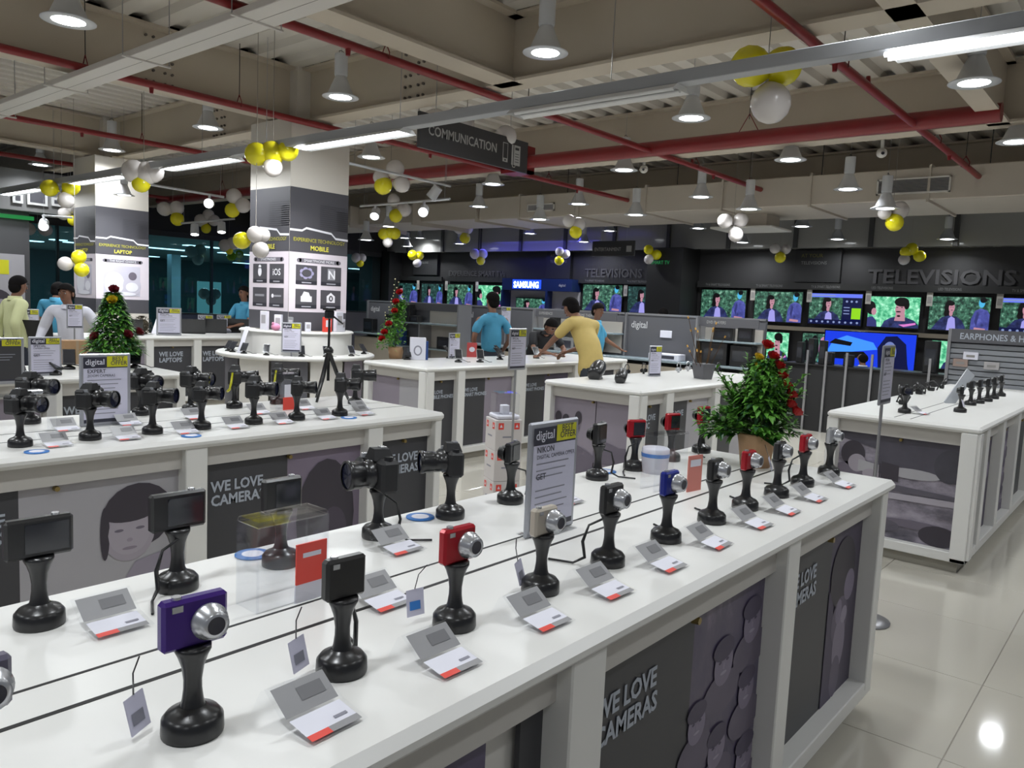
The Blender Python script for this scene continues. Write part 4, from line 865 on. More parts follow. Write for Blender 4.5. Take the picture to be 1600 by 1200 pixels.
# ================================================================ camera stands and cameras
SP = [(0, 0), (.0425, 0), (.0435, .004), (.0425, .024), (.036, .032), (.024, .037), (.018, .042)]
NP = [(.0185, .038), (.0150, .050), (.0130, .066), (.0128, .080), (.0155, .100), (.021, .116), (.0255, .125), (.0255, .131), (0, .131)]
def make_stand():
    t = thing('camera_stand', '', 'stand', (0, 0, 0))
    MB().lathe(SP, BLACK, 28).build('base', t); MB().lathe(NP, BLACK, 20).build('neck', t)
    return t
STAND0 = make_stand(); usedS = [False]
def stand(x, y, label, group, rot=0, z=ZT, cord=0):
    if not usedS[0]: t = STAND0; usedS[0] = True; t.location = (x, y, z); t.rotation_euler = (0, 0, rot); t['label'] = label; t['group'] = group
    else: t = dup(STAND0, (x, y, z), rot, label, group)
    if cord:
        m = MB(); rr = random.Random(int(x * 1000)); s_ = cord
        m.tube([(.0, .015, .115), (-.045 * s_, .03, .10), (-.06 * s_, .035, .06), (-.055 * s_, .03, .02), (-.075 * s_, .05, .005), (-.10 * s_, .11, .004)], [.003, .003, .0045, .0045, .003, .003], BLACK, 6)
        m.build('security_cord', t)
    return t
def compact(label, x, y, heading, bodym, lensm=SILVER, w_=.088, h=.064, lens=True, rear=True, z=ZT + .131, group='compact cameras on stands'):
    """heading: the way the lens looks, in degrees"""
    t = thing('compact_camera', label, 'camera', (x, y, z), R(heading + 90), group)
    m = MB(); m.box(-w_ / 2, w_ / 2, -.011, .011, 0, h, bodym, .005); m.build('body', t)
    if lens:
        m = MB(); m.M = Matrix.Translation((.018, -.011, h * .47)) @ Matrix.Rotation(R(90), 4, 'X')
        m.lathe([(.0265, 0), (.0265, .006), (.0235, .008), (.0235, .014), (.0195, .016), (.0195, .024), (.013, .025)], lensm, 26); m.build('lens_barrel', t)
        m = MB(); m.M = Matrix.Translation((.018, -.011, h * .47)) @ Matrix.Rotation(R(90), 4, 'X'); m.lathe([(0, .0245), (.0132, .0248)], LENSG, 18); m.build('lens_glass', t)
    m = MB(); m.box(-w_ * .36, -w_ * .2, -.012, -.0105, h * .78, h * .90, SILVER); m.build('flash', t)
    m = MB(); m.box(-w_ * .42, w_ * .22, .0105, .0125, h * .14, h * .86, SCREEN); m.build('screen', t)
    m = MB(); m.cyl((-w_ * .25, 0, h), (-w_ * .25, 0, h + .004), .007, .007, SILVER, 10); m.build('shutter_button', t)
    return t
def dslr(label, x, y, heading, s_=1.0, z=ZT + .131, strap=False, group='black cameras with big lenses', long=1.0):
    t = thing('slr_camera', label, 'camera', (x, y, z), R(heading + 90), group); t.scale = (s_,) * 3
    m = MB(); m.box(-.062, .062, -.022, .024, 0, .078, BLACKM, .008); m.box(-.066, -.034, -.040, .020, .002, .070, BLACKM, .010); m.build('body', t)
    m = MB(); m.add([(-.026, -.026, .074), (.026, -.026, .074), (.030, .024, .074), (-.030, .024, .074), (-.014, -.022, .100), (.014, -.022, .100), (.018, .016, .098), (-.018, .016, .098)], prism_faces(4), BLACKM); m.box(-.010, .010, -.002, .014, .098, .102, SILVER); m.build('prism_hump', t)
    m = MB(); m.M = Matrix.Translation((.006, -.022, .040)) @ Matrix.Rotation(R(90), 4, 'X')
    m.lathe([(.034, 0), (.034, .010), (.030, .012), (.031, .040 * long), (.033, .042 * long), (.033, .066 * long), (.035, .070 * long), (.035, .082 * long), (.030, .082 * long)], BLACK, 26); m.build('lens_barrel', t)
    m = MB(); m.M = Matrix.Translation((.006, -.022, .040)) @ Matrix.Rotation(R(90), 4, 'X'); m.lathe([(.0, .074 * long), (.030, .078 * long)], LENSG, 18); m.build('lens_glass', t)
    m = MB(); m.box(-.040, .030, .0235, .026, .012, .064, SCREEN); m.build('screen', t)
    m = MB(); m.cyl((-.048, -.018, .070), (-.048, -.018, .080), .009, .008, SILVER, 10); m.cyl((.046, .0, .078), (.046, .0, .086), .011, .010, BLACK, 12); m.build('dials', t)
    if strap:
        m = MB(); m.tube([(-.064, 0, .065), (-.10, .0, .02), (-.085, .01, -.02), (-.03, .03, -.035), (.03, .03, -.03), (.06, .02, -.01)], .006, YEL, 5); m.build('strap', t)
    return t
# one price card holder: clear folded sheet, grey header card leaning back, white card with a red and grey strip in front
def make_card():
    t = thing('price_card_holder', '', 'price card', (0, 0, 0))
    m = MB(); m.add([(-.055, .055, .050), (.055, .055, .050), (.055, .006, .014), (-.055, .006, .014), (.055, -.052, .003), (-.055, -.052, .003)], [(0, 1, 2, 3), (3, 2, 4, 5)], ACR)
    m.add([(-.058, .060, .046), (.058, .060, .046), (.058, .085, .0), (-.058, .085, .0)], [(0, 1, 2, 3)], ACR); m.build('clear_holder', t)
    m = MB(); m.add([(-.048, .050, .0475), (.048, .050, .0475), (.048, .009, .0175), (-.048, .009, .0175)], [(3, 2, 1, 0)], CARDG); m.add([(-.01, .040, .0412), (.035, .040, .0412), (.035, .022, .0280), (-.01, .022, .0280)], [(3, 2, 1, 0)], mat('card_grey_dark', (.16, .16, .17), .4)); m.build('header_card', t)
    m = MB(); m.add([(-.046, .005, .0150), (.046, .005, .0150), (.046, -.036, .0075), (-.046, -.036, .0075)], [(3, 2, 1, 0)], PAPER)
    m.add([(.012, -.022, .0108), (.036, -.022, .0108), (.036, -.028, .0098), (.012, -.028, .0098)], [(3, 2, 1, 0)], INKG); m.build('white_card', t)
    m = MB(); m.add([(-.046, -.036, .0078), (-.008, -.036, .0078), (-.008, -.049, .0055), (-.046, -.049, .0055)], [(3, 2, 1, 0)], REDC); m.add([(-.008, -.036, .0078), (.046, -.036, .0078), (.046, -.049, .0055), (-.008, -.049, .0055)], [(3, 2, 1, 0)], CARDG); m.build('colour_strip', t)
    return t
CARD0 = make_card(); usedC = [False]
def card(x, y, label, group, rot=0, z=ZT + .001, s_=1.0):
    if not usedC[0]: t = CARD0; usedC[0] = True; t.location = (x, y, z); t.rotation_euler = (0, 0, rot); t['label'] = label; t['group'] = group
    else: t = dup(CARD0, (x, y, z), rot, label, group)
    t.scale = (s_,) * 3
    return t
def tag(x, y, z, rot, label, colored=False, group='white tags dangling from camera stands'):
    t = thing('price_tag', label, 'tag', (x, y, z), rot, group)
    m = MB(); m.add([(-.018, 0, .0), (.018, .004, 0.004), (.018, .02, .052), (-.018, .016, .048)], [(0, 1, 2, 3)], PAPERL); m.add([(-.018, .0012, .0), (-.018, .0172, .048), (.018, .0212, .052), (.018, .0052, .004)], [(0, 1, 2, 3)], PAPERL); m.build('tag_sheet', t)
    m = MB(); m.add([(-.012, .0035, .012), (.010, .0060, .014), (.010, .0110, .030), (-.012, .0085, .028)], [(0, 1, 2, 3)], BLUEC if colored else INKG); m.build('print', t)
    m = MB(); m.tube([(0, .018, .05), (.01, .03, .075), (.03, .04, .09)], .0012, BLACK, 4); m.build('string', t)
REDB = mat('camera_red', (.38, .008, .018), .25, metal=.2); PUR = mat('camera_purple', (.055, .02, .20), .25, metal=.3); BEI = mat('camera_beige', (.50, .45, .38), .3, metal=.3); BLU = mat('camera_blue', (.012, .022, .24), .22, metal=.2)
gS = 'camera stands along the front of the nearest counter'; gC = 'compact cameras along the front of the nearest counter'
FR = [(.544, PUR, 'purple', 'nearest of all'), (.810, BLACK, 'black', 'between the purple and the first red camera'), (1.084, REDB, 'red', 'nearest red one'), (1.359, BEI, 'pale beige', 'below the offer sign'), (1.633, BLACK, 'black', 'right of the beige camera'),
      (1.927, BLU, 'blue', 'the only blue one'), (2.211, BLACK, 'black', 'right of the blue camera'), (2.456, REDB, 'red', 'right of the plant pot front'), (2.724, BLACK, 'black and silver', 'between the two far red cameras'), (2.980, REDB, 'red', 'farthest red one in front row'), (3.279, SILVER, 'silver', 'at the far right end')]
for i, (x, bm_, cn, wh) in enumerate(FR):
    stand(x, 1.028, 'black stand holding the %s camera, front row, %s' % (cn, wh), gS, rnd.uniform(-.1, .1), cord=(0, -1, 0, 0, 1, -1, -1, -1, 0, 1, 0)[i] or 0)
    compact('%s compact camera on a stand, front row, %s' % (cn, wh), x, 1.028, -92 + rnd.uniform(-3, 3), bm_, SILVER if i != 1 else BLACK, w_=(.095, .078, .084, .076, .078, .070, .072, .07, .07, .072, .07)[i], h=(.073, .071, .07, .062, .073, .067, .066, .064, .065, .066, .063)[i], lens=i not in (1,), group=gC)
for i, x in enumerate((.685, .955, 1.225, 1.465, 1.72, 1.985, 2.275, 2.51, 2.765, 3.09)):
    card(x, .925, 'clear price card holder with red strip, %s' % ('beside the stand of the purple camera', 'left of the nearest red camera stand', 'left of the beige camera stand', 'left of the first far black camera', 'left of the blue camera stand', 'right of the blue camera stand', 'left of the middle red camera stand', 'right of the middle red camera stand', 'left of the farthest red camera stand', 'last at the right end')[i], 'price card holders along the front of the nearest counter', rnd.uniform(-.05, .05))
card(1.06, 1.215, 'clear price card holder standing behind the nearest red camera', 'price card holders along the middle of the nearest counter')
card(.30, .90, 'clear price card holder cut by the bottom left of the picture', 'price card holders along the middle of the nearest counter')
card(1.32, 1.46, 'clear price card holder between the back row camera stands', 'price card holders along the middle of the nearest counter'); card(.62, 1.47, 'clear price card holder left in the back row of the nearest counter', 'price card holders along the middle of the nearest counter'); card(2.05, 1.47, 'clear price card holder behind the offer sign', 'price card holders along the middle of the nearest counter')
tag(.487, 1.06, ZT + .01, .3, 'white tag hanging left of the purple camera stand'); tag(.747, 1.05, ZT + .015, .1, 'white tag hanging left of the black camera stand near the front'); tag(1.035, 1.085, ZT + .015, -.5, 'tag with a blue print left of the nearest red camera', True); tag(1.34, 1.06, ZT + .012, .2, 'small white tag left of the beige camera stand'); tag(2.86, 1.10, ZT + .06, .2, 'pale tag hanging left of the farthest front red camera')
gS2 = 'camera stands along the back of the nearest counter'; gC2 = 'cameras along the back of the nearest counter'
BK = [(.529, 1.569, 'c', BLACK, 88, 'leftmost of the back row, screen towards us'), (.797, 1.573, 'c', BLACK, 88, 'second in the back row, wide dark screen'), (1.042, 1.56, 'c', BLACK, 88, 'behind the clear box with red card'),
      (1.353, 1.577, 'd', None, 165, 'the bulky one in the back row'), (1.637, 1.586, 'd', None, 148, 'smaller long lens one right of the bulky one'), (1.912, 1.586, 'c', BLACK, 105, 'left of the offer sign'),
      (2.433, 1.600, 'c', BLACK, 95, 'right of the offer sign'), (2.695, 1.600, 'c', REDB, 60, 'nearest in the far back row'), (3.0, 1.605, 'c', REDB, 70, 'behind the clear stand with red sheet'), (3.30, 1.61, 'c', REDB, 75, 'beside the green plant')]
for i, (x, y, k, bm_, hd, wh) in enumerate(BK):
    cn = 'red' if bm_ is REDB else 'black'
    stand(x, y, 'black stand of the %s camera, %s' % (cn, wh), gS2, R(hd + 90), cord=(0, -1, 0, -1, 0, 1, 1, -1, 0, -1)[i])
    if k == 'c': compact('%s compact camera, %s' % (cn, wh), x, y, hd, BLACK if bm_ is BLACK else REDB, BLACK, w_=(.115, .118, .10, 0, 0, .08, .08, .078, .075, .075)[i], h=(.075, .08, .078, 0, 0, .066, .082, .072, .074, .082)[i], group=gC2)
    else: dslr('black camera with a big lens, %s' % wh, x, y, hd, 1.12 if i == 3 else .95, group=gC2, long=.8 if i == 3 else 1.0)
stand(.27, 1.03, 'black camera stand mostly outside the left edge', gS); compact('grey compact camera cut by the left picture edge', .27, 1.03, -92, mat('camera_grey', (.12, .11, .16), .3), group=gC)
# second counter
gS3 = 'camera stands on the second counter'; gC3 = 'black cameras on the second counter'
W3 = ['at the left edge', 'before the tall offer sign', 'right of the offer sign', 'third pair from the offer sign', 'before the yellow strap', 'left of the tripod', 'under the tripod']
for i, x in enumerate((1.085, 1.343, 1.603, 1.83, 2.10, 2.345, 2.617)):
    stand(x, 3.39, 'small black stand, front row of second counter, ' + W3[i], gS3)
    dslr('black camera, lens turned right, second counter front row, ' + W3[i], x, 3.39, (-62, -58, -50, -52, -50, -45, -45)[i], (.95, 1.05, .98, .9, 1.05, .92, 1.0)[i], group=gC3)
for i, (x, y) in enumerate(((1.30, 3.93), (1.80, 3.93), (2.06, 3.93), (2.308, 3.92), (2.60, 3.95), (2.983, 3.72))):
    wh = ('behind the clear box at left', 'behind the camera right of the sign', 'third of the back row', 'with a yellow strap', 'with yellow strap, behind the clear sheet', 'last at the counter end')[i]
    stand(x, y, 'small black stand, second counter back row, ' + wh, gS3)
    dslr('black camera, second counter back row, ' + wh, x, y, (-60, -80, -62, -40, -42, -36)[i], 1.05, group=gC3, strap=i in (3, 4), long=1.15)
for i, (x, y) in enumerate(((1.19, 3.32), (1.46, 3.32), (1.72, 3.32), (1.97, 3.33), (2.22, 3.33), (2.48, 3.33), (2.74, 3.34), (1.35, 3.66), (1.62, 3.66), (1.95, 3.68), (2.3, 3.66), (2.6, 3.68), (2.85, 3.5))):
    card(x, y, 'small clear price card on the second counter, %s' % ((ORD[i] + ' in its front row') if i < 7 else (ORD[i - 7] + ' in its back row')), 'price cards on the second counter', 0)

# blue brochures
def leaflet(x, y, label, s_=1, rot=0):
    t = thing('leaflet', label, 'leaflet', (x, y, ZT + .001), rot, 'blue oval leaflets on the counters')
    m = MB(); m.lathe([(0, 0), (.042 * s_, 0), (.042 * s_, .003), (0, .003)], BLUEC, 20); m.build('sheet', t); m = MB(); m.lathe([(0, .0035), (.026 * s_, .0035)], PAPER, 16); m.build('print', t)
for x, y, lb in ((1.03, 1.66, 'blue oval leaflet beside the second screen camera'), (1.567, 1.64, 'blue oval leaflet between the two big lens cameras'), (2.567, 1.65, 'blue oval leaflet right of the offer sign, back edge')): leaflet(x, y, lb)
for x, y, lb in ((1.09, 3.235, 'blue leaflet on the second counter, left edge'), (1.70, 3.235, 'blue leaflet on the second counter, middle front'), (2.60, 3.29, 'blue leaflet at the foot of the stand under the tripod')): leaflet(x, y, lb)

# offer signs
def offer(x, y, z, rot, label, w_=.21, h=.30, title=('SPECIAL', 'CAMERA OFFER'), foot=True, pole=0, lean=0, dark=False):
    t = thing('offer_sign', label, 'sign', (x, y, z), rot, 'store offer signs')
    M0 = Matrix.Translation((0, 0, pole)) @ Matrix.Rotation(R(-lean), 4, 'X')
    m = MB(); m.M = M0; m.box(-w_ / 2, w_ / 2, -.006, .006, .0, h, SIGNF, .005); m.build('frame', t)
    b_ = w_ * .07; m = MB(); m.M = M0; m.rect(-w_ / 2 + b_, w_ / 2 - b_, b_, h - b_, DGREY if dark else PAPERL, .0068)
    for k in range(9 if not dark else 4):
        if k in (3,): continue
        zz = h * (.63 - k * .058); m.rect(-w_ * .36, w_ * (.30 - .12 * ((k * 7) % 3) / 2), zz, zz + h * .011, INKG if not dark else LETTER, .0074)
    m.build('sheet', t)
    m = MB(); m.M = M0; m.rect(-w_ / 2 + b_, w_ / 2 - b_, h * .80, h - b_, NAVY, .0074); m.build('header', t)
    m = MB(); m.M = M0; m.rect(-w_ / 2 + b_, w_ / 2 - b_, b_, h * .095, NAVY, .0074); m.build('footer', t)
    m = MB(); m.M = M0; m.rect(w_ * .02, w_ / 2 - b_, h * .815, h - b_ * .8, YEL, .0080); m.text('BEST', w_ * .115, w_ * .12, h * .90, INK, .0086, .01); m.text('OFFER', w_ * .115, w_ * .09, h * .84, INK, .0086, .01); m.build('offer_label', t)
    m = MB(); m.M = M0; m.text('digital', w_ * .16, -w_ * .40, h * .85, PAPER, .0086, .01); 
    if not dark: m.text(title[0], w_ * .105, -w_ * .36, h * .735, INK, .0080, .01); m.text(title[1], w_ * .07, -w_ * .36, h * .68, INK, .0080, 0); m.text('GET', w_ * .105, -w_ * .36, h * .50, INK, .0082, .015)
    m.build('lettering', t)
    if foot:
        m = MB(); m.box(-w_ * .4, w_ * .4, -.035, .045, 0, .004, ACR); m.build('foot', t)
    if pole:
        m = MB(); m.cyl((0, .01, 0), (0, .01, pole + .02), .008, .008, ALU, 8); m.build('pole', t)
        if not foot: m = MB(); m.lathe([(0, 0), (.13, 0), (.13, .01), (.02, .02), (0, .02)], ALU, 20); m.build('base', t)
    return t
offer(1.745, 1.30, ZT, 0, 'large offer sign standing among the cameras on the nearest counter', .225, .32, ('NIKON', 'DIGITAL CAMERA OFFER'))
offer(*(1.539, 3.714, 0.965)[:2], ZT, 0, 'tall offer sign on the second counter behind black cameras', .225, .33, ('EXPERT', 'ZOOM CAMERAS'))
offer(*(2.067, 5.950, 0.950)[:2], ZT, 0, 'offer sign with a yellow corner below the white shirted man', .21, .27)
offer(*(1.675, 5.546, 0.965)[:2], ZT, 0, 'dark grey offer sign cut by the left edge', .26, .29, dark=True)
offer(*(6.371, 6.210, 0.965)[:2], ZT, R(5), 'small offer sign left of the man in blue, on the phone counter', .20, .29)
P_ = (4.490, 3.721, 1.118); offer(P_[0], P_[1], 0, 0, 'offer sign on a floor pole above the white boxes', .20, .31, foot=False, pole=P_[2] - .0)
P_ = (4.376, 1.124, 1.170); offer(P_[0], P_[1], 0, 0, 'tall narrow looking offer sign on a pole behind the nearest counter', .21, .31, foot=False, pole=P_[2])
offer(*(6.770, 3.855, 0.965)[:2], ZT, R(-15), 'offer sign on the headphone counter beside the pot of sticks', .17, .30)
offer(5.195 + .745 * math.cos(R(-129)), 7.525 + .745 * math.sin(R(-129)), ZT, R(-38), 'offer sign standing on the round counter before the column', .20, .31, pole=.04)
offer(*(5.236, 10.589, 0.965)[:2], ZT, R(-20), 'offer sign on the laptop counter just right of the farther column', .32, .38)
offer(*(6.121, 11.233, 0.965)[:2], ZT, R(-20), 'small offer sign on the laptop counter, middle one', .22, .27)
offer(*(6.534, 11.422, 0.965)[:2], ZT, R(-20), 'small offer sign on the laptop counter, right one', .22, .27)
P_ = (3.337, 8.783, 1.147); offer(P_[0], P_[1], 0, 0, 'offer sign on a pole in front of the white shirted man', .16, .25, foot=False, pole=P_[2])
offer(*(3.121, 10.236, 0.965)[:2], ZT, 0, 'offer sign by the man in the cream shirt, left edge', .22, .30)
offer(*(3.394, 10.226, 0.965)[:2], ZT, 0, 'pale offer sign behind the man in the cream shirt', .2, .33)
P_ = (8.900, 7.625, 1.293); offer(P_[0], P_[1], 0, R(-30), 'offer sign on a pole right of the man in blue', .15, .27, foot=False, pole=P_[2])

# clear boxes and stands
t = thing('acrylic_stand', 'tall clear acrylic stand with a red card, left on the nearest counter', 'stand', (.925, 1.34, ZT), R(0))
m = MB(); m.box(-.085, .085, -.004, 0, .0, .175, ACR).box(-.085, .085, .070, .074, 0, .175, ACR).box(-.085, .085, -.004, .074, .172, .185, ACR, .004).box(-.085, -.081, -.004, .074, 0, .175, ACR).box(.081, .085, -.004, .074, 0, .175, ACR); m.build('clear_box', t)
m = MB(); m.box(-.0, .075, -.012, -.008, .04, .125, REDC); m.rect(.015, .06, .095, .105, PAPER, .0125); m.box(-.0, .075, -.010, -.006, .0, .04, PAPER); m.build('red_card', t)
t = thing('acrylic_stand', 'clear acrylic stand with a red and white sheet right of the offer sign', 'stand', (2.50, 1.33, ZT), R(-10))
m = MB(); m.box(-.09, .09, 0, .004, 0, .20, ACR, .001).box(-.09, .09, .06, .064, 0, .20, ACR).box(-.09, .09, 0, .064, .197, .204, ACR, .002); m.build('clear_box', t)
m = MB(); m.box(.02, .10, -.06, -.056, .0, .13, mat('red_pale', (.65, .22, .18), .5)); m.rect(.03, .09, .09, .115, PAPER, .0605); m.build('red_sheet', t)
t = thing('round_tub', 'white and blue round tub behind the blue camera', 'tub', (2.72, 1.52, ZT))
m = MB(); m.lathe([(0, 0), (.05, 0), (.055, .07), (.055, .095), (.05, .10), (0, .10)], PAPER, 20); m.build('tub', t); m = MB(); m.lathe([(.0555, .065), (.0565, .08)], BLUEC, 20); m.build('band', t)
t = thing('acrylic_riser', 'clear acrylic riser behind the leftmost camera on the second counter', 'stand', (1.20, 3.62, ZT))
MB().box(-.13, .10, 0, .10, .16, .168, ACR, .002).box(-.13, -.126, 0, .10, 0, .16, ACR).box(.096, .10, 0, .10, 0, .16, ACR).box(-.05, .06, .03, .08, .168, .185, SILVER, .004).build('riser', t)
t = thing('acrylic_stand', 'clear stand with red card among the second counter cameras', 'stand', (*(2.506, 3.717, 0.965)[:2], ZT))
m = MB(); m.box(-.07, .07, 0, .004, 0, .20, ACR).box(-.07, .07, .05, .054, 0, .20, ACR).box(-.07, .07, 0, .054, .197, .203, ACR); m.build('clear_box', t); m = MB(); m.box(-.03, .05, -.012, -.008, 0, .07, REDC); m.box(-.02, .05, -.01, -.006, .07, .14, PAPER); m.build('red_card', t)

# tripod on the second counter
t = thing('tripod', 'black tripod standing at the far end of the second counter', 'tripod', (*(2.949, 3.942, 0.965)[:2], ZT))
m = MB(); m.cyl((0, 0, .12), (0, 0, .52), .009, .007, BLACK, 10); m.build('centre_column', t)
for k, (a, b_) in enumerate(((-.11, -.05), (.10, -.06), (.01, .12))):
    m = MB(); m.tube([(0, 0, .30), (a * .5, b_ * .5, .15), (a * 1.1, b_ * 1.1, 0)], [.014, .012, .008], BLACK, 8); m.build('leg', t)
m = MB(); m.lathe([(0, .29), (.028, .29), (.03, .31), (.015, .33), (0, .33)], BLACK, 14); m.build('shoulder', t)
m = MB(); m.box(-.025, .025, -.02, .02, .50, .55, BLACK, .006).box(-.03, .03, -.03, .03, .55, .565, BLACK, .003); m.tube([(.02, 0, .52), (.08, -.03, .47)], .006, BLACK, 6); m.build('head', t)

# stacked white boxes on the floor with a clear box on top
gx, gy = 4.62, 3.93
for k in range(3):
    t = thing('carton', 'white carton with red corner marks, %s of the floor stack' % ('bottom', 'middle', 'top')[k], 'box', (gx, gy, k * .24), R(-28), 'white cartons stacked on the floor')
    MB().box(-.11, .11, -.11, .11, 0, .238, mat('carton_white', (.62, .58, .57), .5), .003).build('carton', t)
    m = MB()
    for Mx in (Matrix.Translation((0, -.11, 0)), Matrix.Translation((-.11, 0, 0)) @ MW):
        m.M = Mx
        for s_ in (-1, 1):
            m.rect(s_ * .065 - .022, s_ * .065 + .022, .165, .215, REDC, .001); m.pp([(s_ * .065 - .012, .18), (s_ * .065 + .012, .18), (s_ * .065, .205)], PAPER, .0016)
        m.rect(-.05, .04, .10, .112, INKG, .001)
    m.build('print', t)
t = thing('clear_box', 'clear plastic box with a white base on top of the carton stack', 'box', (gx, gy, .722), R(-28))
MB().box(-.095, .095, -.095, .095, 0, .03, PAPER, .008).box(-.09, .09, -.09, .09, .03, .20, ACR, .012).box(-.03, .03, -.03, .03, .03, .10, PAPER, .004).build('case', t)

# ================================================================ goods on the other counters
def inside(p, x0, x1, y0, y1): return (min(max(p[0], x0), x1), min(max(p[1], y0), y1), ZT)
def phone_stand(x, y, label, z=ZT, rot=0, s_=1.0, scr=SCREEN, group='phones on small black stands', body=BLACK):
    t = thing('display_phone', label, 'phone', (x, y, z), rot, group); t.scale = (s_,) * 3
    m = MB(); m.lathe([(0, 0), (.035, 0), (.035, .012), (.02, .02), (.012, .03), (0, .03)], BLACK, 16); m.cyl((0, 0, .02), (0, .01, .06), .010, .014, BLACK, 8); m.build('foot', t)
    m = MB(); m.M = Matrix.Translation((0, 0, .06)) @ Matrix.Rotation(R(-48), 4, 'X'); m.box(-.035, .035, -.005, .005, -.045, .085, body, .004); m.build('phone', t)
    m = MB(); m.M = Matrix.Translation((0, 0, .06)) @ Matrix.Rotation(R(-48), 4, 'X'); m.rect(-.030, .030, -.035, .075, scr, .0056); m.build('screen', t)
    m = MB(); m.tube([(.0, .01, .03), (.05, .03, .02), (.09, .02, .004), (.12, .06, .003)], .0025, BLACK, 5); m.build('cable', t)
    return t
PH = [(5.685, 6.235, 0.965), (6.334, 6.599, 0.965), (6.014, 5.793, 0.965), (6.267, 5.710, 0.965), (6.806, 5.895, 0.965), (7.951, 7.078, 0.965), (7.474, 5.889, 0.965), (7.205, 6.790, 0.965)]
WH = ['beside the white box by the flowers', 'left of the small offer sign', 'tilted, at the foot of the small offer sign', 'tilted, in front of the man in blue', 'right of the man in blue', 'behind the red card', 'near the leaning boy', 'behind the small offer sign']
for i, p in enumerate(PH):
    p = inside(p, 5.26, 8.6, 5.48, 6.24); phone_stand(p[0], p[1], 'black phone stand on the phone counter, ' + WH[i], rot=R((-30, 20, -40, -40, 10, 0, -30, 20)[i]), s_=1.15, body=SILVER if i in (2, 3) else BLACK)
PR = [(4.639, 8.080, 0.965), (4.677, 7.775, 0.965), (4.881, 7.634, 0.965), (5.203, 7.464, 0.965), (5.616, 7.575, 0.965), (5.967, 7.607, 0.965), (6.555, 8.068, 0.965), (4.976, 8.554, 0.965)]
WR = ['leftmost, by the white leaning tablet', 'second from the left, with a looped cable', 'left of the offer sign', 'flat one right of the offer sign', 'behind the tripod head', 'right of the tripod', 'rightmost, tilted', 'behind the leftmost']
for i, p in enumerate(PR):
    a_ = R((-188, -171, -149, -121, -101, -74, -42, -200)[i]); p = (5.195 + .74 * math.cos(a_), 7.525 + .74 * math.sin(a_), ZT)
    phone_stand(p[0], p[1], 'small black phone stand on the round counter, ' + WR[i], rot=R((-60, -50, -40, -30, -30, -20, 0, -60)[i]), s_=.95, group='phones on the round counter', body=SILVER if i in (2, 4, 5) else BLACK)
PG = [(1.875, 5.881, 0.965), (2.131, 5.959, 0.965), (2.362, 6.332, 0.965), (2.826, 6.271, 0.965), (1.799, 5.915, 0.965), (2.210, 6.500, 0.965), (2.435, 6.034, 0.965)]
WG = ['left, under the dark sign', 'right of the sign below the white shirt', 'in front of the cardboard box', 'right of the potted fir', 'at the left picture edge', 'behind the others at left', 'before the potted fir']
for i, p in enumerate(PG):
    p = inside(p, -.9, 2.92, 5.88, 6.62); phone_stand(p[0], p[1], 'black phone stand, third row counter, ' + WG[i], rot=R((0, 40, -20, -30, 0, 10, -10)[i]), s_=1.25, group='phones on the third row counter')
# white box and blue books near the flowers, red card
t = thing('product_box', 'white product box with a headphone picture beside the flower basket', 'box', (5.801, 6.200, 0.965), R(-38)); MB().box(-.085, .085, -.03, .03, 0, .24, PAPER, .003).build('carton', t)
m = MB(); m.ell(.0, .10, .045, .055, INKG, .031).ell(0, .10, .03, .04, PAPER, .032); m.build('print', t)
t = thing('product_box', 'narrow blue boxed item behind the white product box', 'box', (5.896, 6.171, 0.965), R(-38)); MB().box(-.02, .02, -.05, .05, 0, .20, mat('box_blue', (.02, .06, .22), .4), .002).build('carton', t)
t = thing('card_stand', 'red standing card in front of the man in blue', 'card', (6.754, 6.290, 0.965), R(-30)); MB().box(-.06, .06, 0, .006, 0, .17, mat('card_red', (.5, .07, .07), .4)).build('card', t); m = MB(); m.ell(0, .09, .035, .03, PAPER, .001); m.build('print', t)
t = thing('leaning_tablet', 'white tablet leaning on the round counter, left end', 'tablet', (5.195 + .74 * math.cos(R(-178)), 7.525 + .74 * math.sin(R(-178)), ZT), R(-80)); m = MB(); m.M = Matrix.Rotation(R(-22), 4, 'X'); m.box(-.03, .03, 0, .012, 0, .30, PAPER, .004); m.build('panel', t)
t = thing('leaning_tablet', 'white leaning panel beside the sign on the laptop counter', 'tablet', (5.239, 11.044, 0.965), R(-75)); m = MB(); m.M = Matrix.Rotation(R(-22), 4, 'X'); m.box(-.05, .05, 0, .012, 0, .34, PAPER, .004); m.build('panel', t)
# on the upper ring
def on_ring(u_ang, r=.50): return (5.195 + r * math.cos(u_ang), 7.525 + r * math.sin(u_ang), 1.215)
for i, (a, w_, h, mm, lb) in enumerate(((R(196), .09, .20, PAPER, 'tall white phone box on the upper ring, left'), (R(214), .08, .17, PAPER, 'white phone box with a handle tag on the upper ring'), (R(228), .06, .15, SILVER, 'narrow silver phone box beside the column corner'), (R(247), .06, .10, PAPER, 'small white pack above the round counter sign'), (R(271), .10, .16, REDC, 'red phone card in a clear stand on the upper ring'), (R(290), .14, .22, PAPER, 'white phone box with a teal top at the ring right end'), (R(300), .08, .14, PAPER, 'second white box at the right end of the ring'))):
    p = on_ring(a, .53); t = thing('phone_box', lb, 'box', p, a + R(90), 'phone packs standing on the upper ring')
    MB().box(-w_ / 2, w_ / 2, -.02, .02, 0, h, mm, .003).build('carton', t); m = MB(); m.rect(-w_ * .32, w_ * .32, h * .35, h * .8, PALE if mm is not REDC else PAPER, .021); m.build('print', t)
